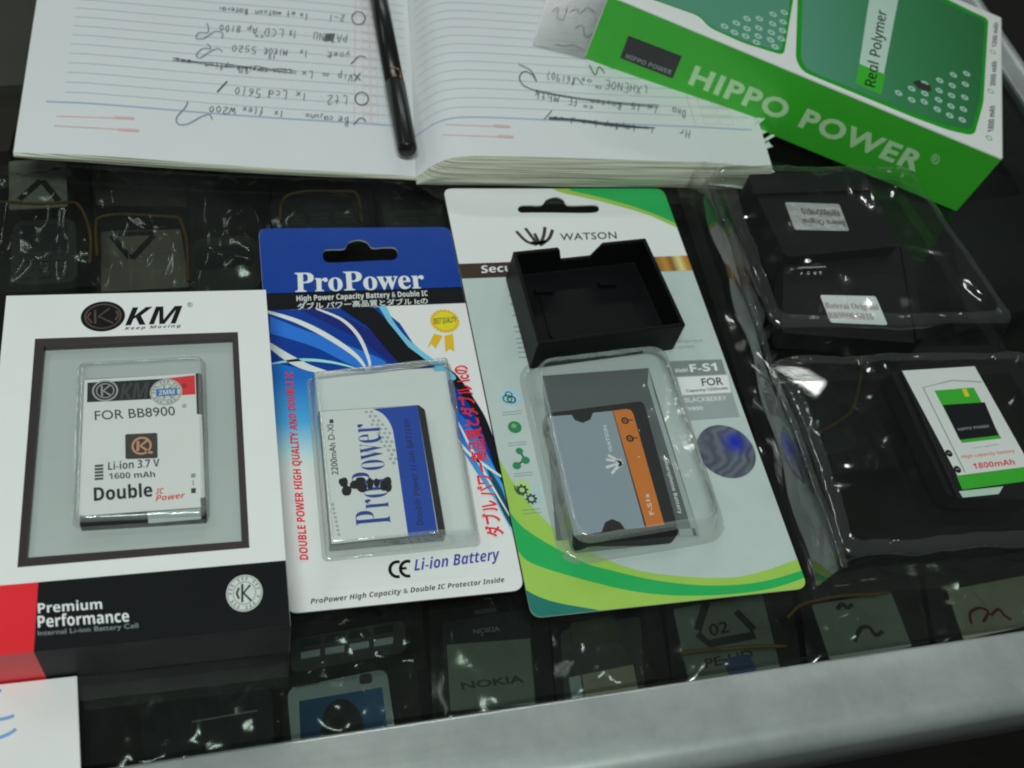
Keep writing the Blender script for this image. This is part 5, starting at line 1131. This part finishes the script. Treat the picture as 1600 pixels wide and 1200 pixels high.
def phone_front(t, q, z):
    q = ccw(P_(q, z)); q = sorted(q, key=lambda v: v.y); lo = sorted(q[:2], key=lambda v: v.x); hi = sorted(q[2:], key=lambda v: v.x)
    f = lambda u, v: lo[0].lerp(lo[1], u).lerp(hi[0].lerp(hi[1], u), v)
    mb = MB()
    for i in range(3):
        for j in range(3):
            u, v = .14 + .25 * i, .08 + .12 * j; mb.prism([f(u, v), f(u + .2, v), f(u + .2, v + .08), f(u, v + .08)], (0, 0, .0009), DPH2)
    mb.build('keypad', t)
    mb = MB(); mb.prism([f(.14, .5), f(.86, .5), f(.86, .9), f(.14, .9)], (0, 0, .0004), DPH); mb.build('screen', t)
for t_, q_, z_ in BACKPHONES[:3]: phone_front(t_, q_, z_)
# rubber bands around the packs
BAND = mat('rubber_band_brown', C(112, 86, 44), .5, var=.15)
def rubber(L, label, z=-.0135, r=.0007):
    P = [HZ(z)(p.x, p.y) for p in smooth(L, 6)]
    for i, p in enumerate(P): p.z += .0006 * math.sin(i * .5)
    mb = MB(); mb.tube(P, r, BAND, 8); o = mb.build('rubber_band', None, smooth_=True, loc=P[len(P) // 2]); props(o, label, 'rubber band', 'rubber bands round the packs in the counter')
rubber([(-20, 316), (40, 318), (100, 316), (124, 322), (136, 345), (142, 375), (140, 410)], 'brown rubber band across the film bag at the far left')
rubber([(152, 400), (150, 350), (160, 338), (215, 336), (270, 338), (284, 350), (292, 380), (294, 440)], 'brown rubber band around the bag with an upside down triangle')
rubber([(438, 345), (440, 318), (452, 304), (500, 299), (545, 298), (560, 310), (566, 345)], 'brown rubber band behind the blue header card')
rubber([(1345, 556), (1343, 600), (1332, 640), (1305, 662), (1272, 678)], 'brown rubber band under the clamshell beside the white battery')
rubber([(1062, 1022), (1100, 1016), (1150, 1012), (1228, 1010)], 'brown rubber band across the bag numbered 02')
rubber([(1230, 965), (1252, 945), (1290, 935), (1340, 930), (1388, 926)], 'brown rubber band along the top of the paper with a black scribble')
# crumpled clear bags over the goods
bag(P_([(-30, 250), (135, 240), (150, 440), (-30, 450)], -.012), -.012, 'crumpled clear bag over the film bag at the far left', .005, seed=1)
bag(P_([(140, 240), (300, 245), (300, 455), (150, 460)], -.012), -.012, 'crumpled clear bag over the bag with the upside down triangle', .005, seed=2)
bag(P_([(298, 250), (420, 250), (425, 450), (298, 455)], -.012), -.012, 'crumpled clear bag left of the blue header card', .005, seed=3)
bag(P_([(425, 260), (580, 270), (590, 370), (425, 375)], -.012), -.012, 'crumpled clear bag behind the blue header card', .004, seed=4)
bag(P_([(585, 270), (705, 275), (720, 380), (600, 380)], -.012), -.012, 'crumpled clear bag left of the pale card header', .004, seed=5)
bag(P_([(135, 1055), (445, 1010), (455, 1200), (140, 1240)], -.014), -.014, 'crumpled clear bag in front of the white battery box', .005, seed=6, sc=75)
bag(P_([(448, 960), (660, 930), (668, 1040), (450, 1070)], -.014), -.014, 'crumpled clear bag over the keypad phone', .005, seed=7, sc=80)
bag(P_([(440, 1048), (650, 1020), (665, 1160), (445, 1200)], -.014), -.014, 'crumpled clear bag over the silver phone', .004, seed=8)
bag(P_([(672, 940), (858, 915), (872, 1120), (680, 1150)], -.014), -.014, 'clear bag over the dark phone with a pale screen film', .0025, seed=9)
bag(P_([(862, 960), (1030, 930), (1060, 1080), (875, 1110)], -.014), -.014, 'crumpled clear bag over the phone with a beige battery cover', .004, seed=10)
bag(P_([(1040, 930), (1240, 900), (1260, 1040), (1060, 1080)], -.014), -.014, 'crumpled clear bag over the number 02', .004, seed=11)
bag(P_([(1250, 900), (1440, 870), (1460, 1000), (1270, 1040)], -.014), -.014, 'crumpled clear bag over the paper with a black scribble', .004, seed=12)
bag(P_([(1450, 880), (1640, 850), (1660, 970), (1470, 1010)], -.014), -.014, 'crumpled clear bag over the paper with a red scribble', .004, seed=13)
bag(P_([(1180, 560), (1400, 540), (1440, 720), (1240, 740)], -.012), -.012, 'crumpled clear bag under the left half of the clamshell', .006, seed=14, sc=75)
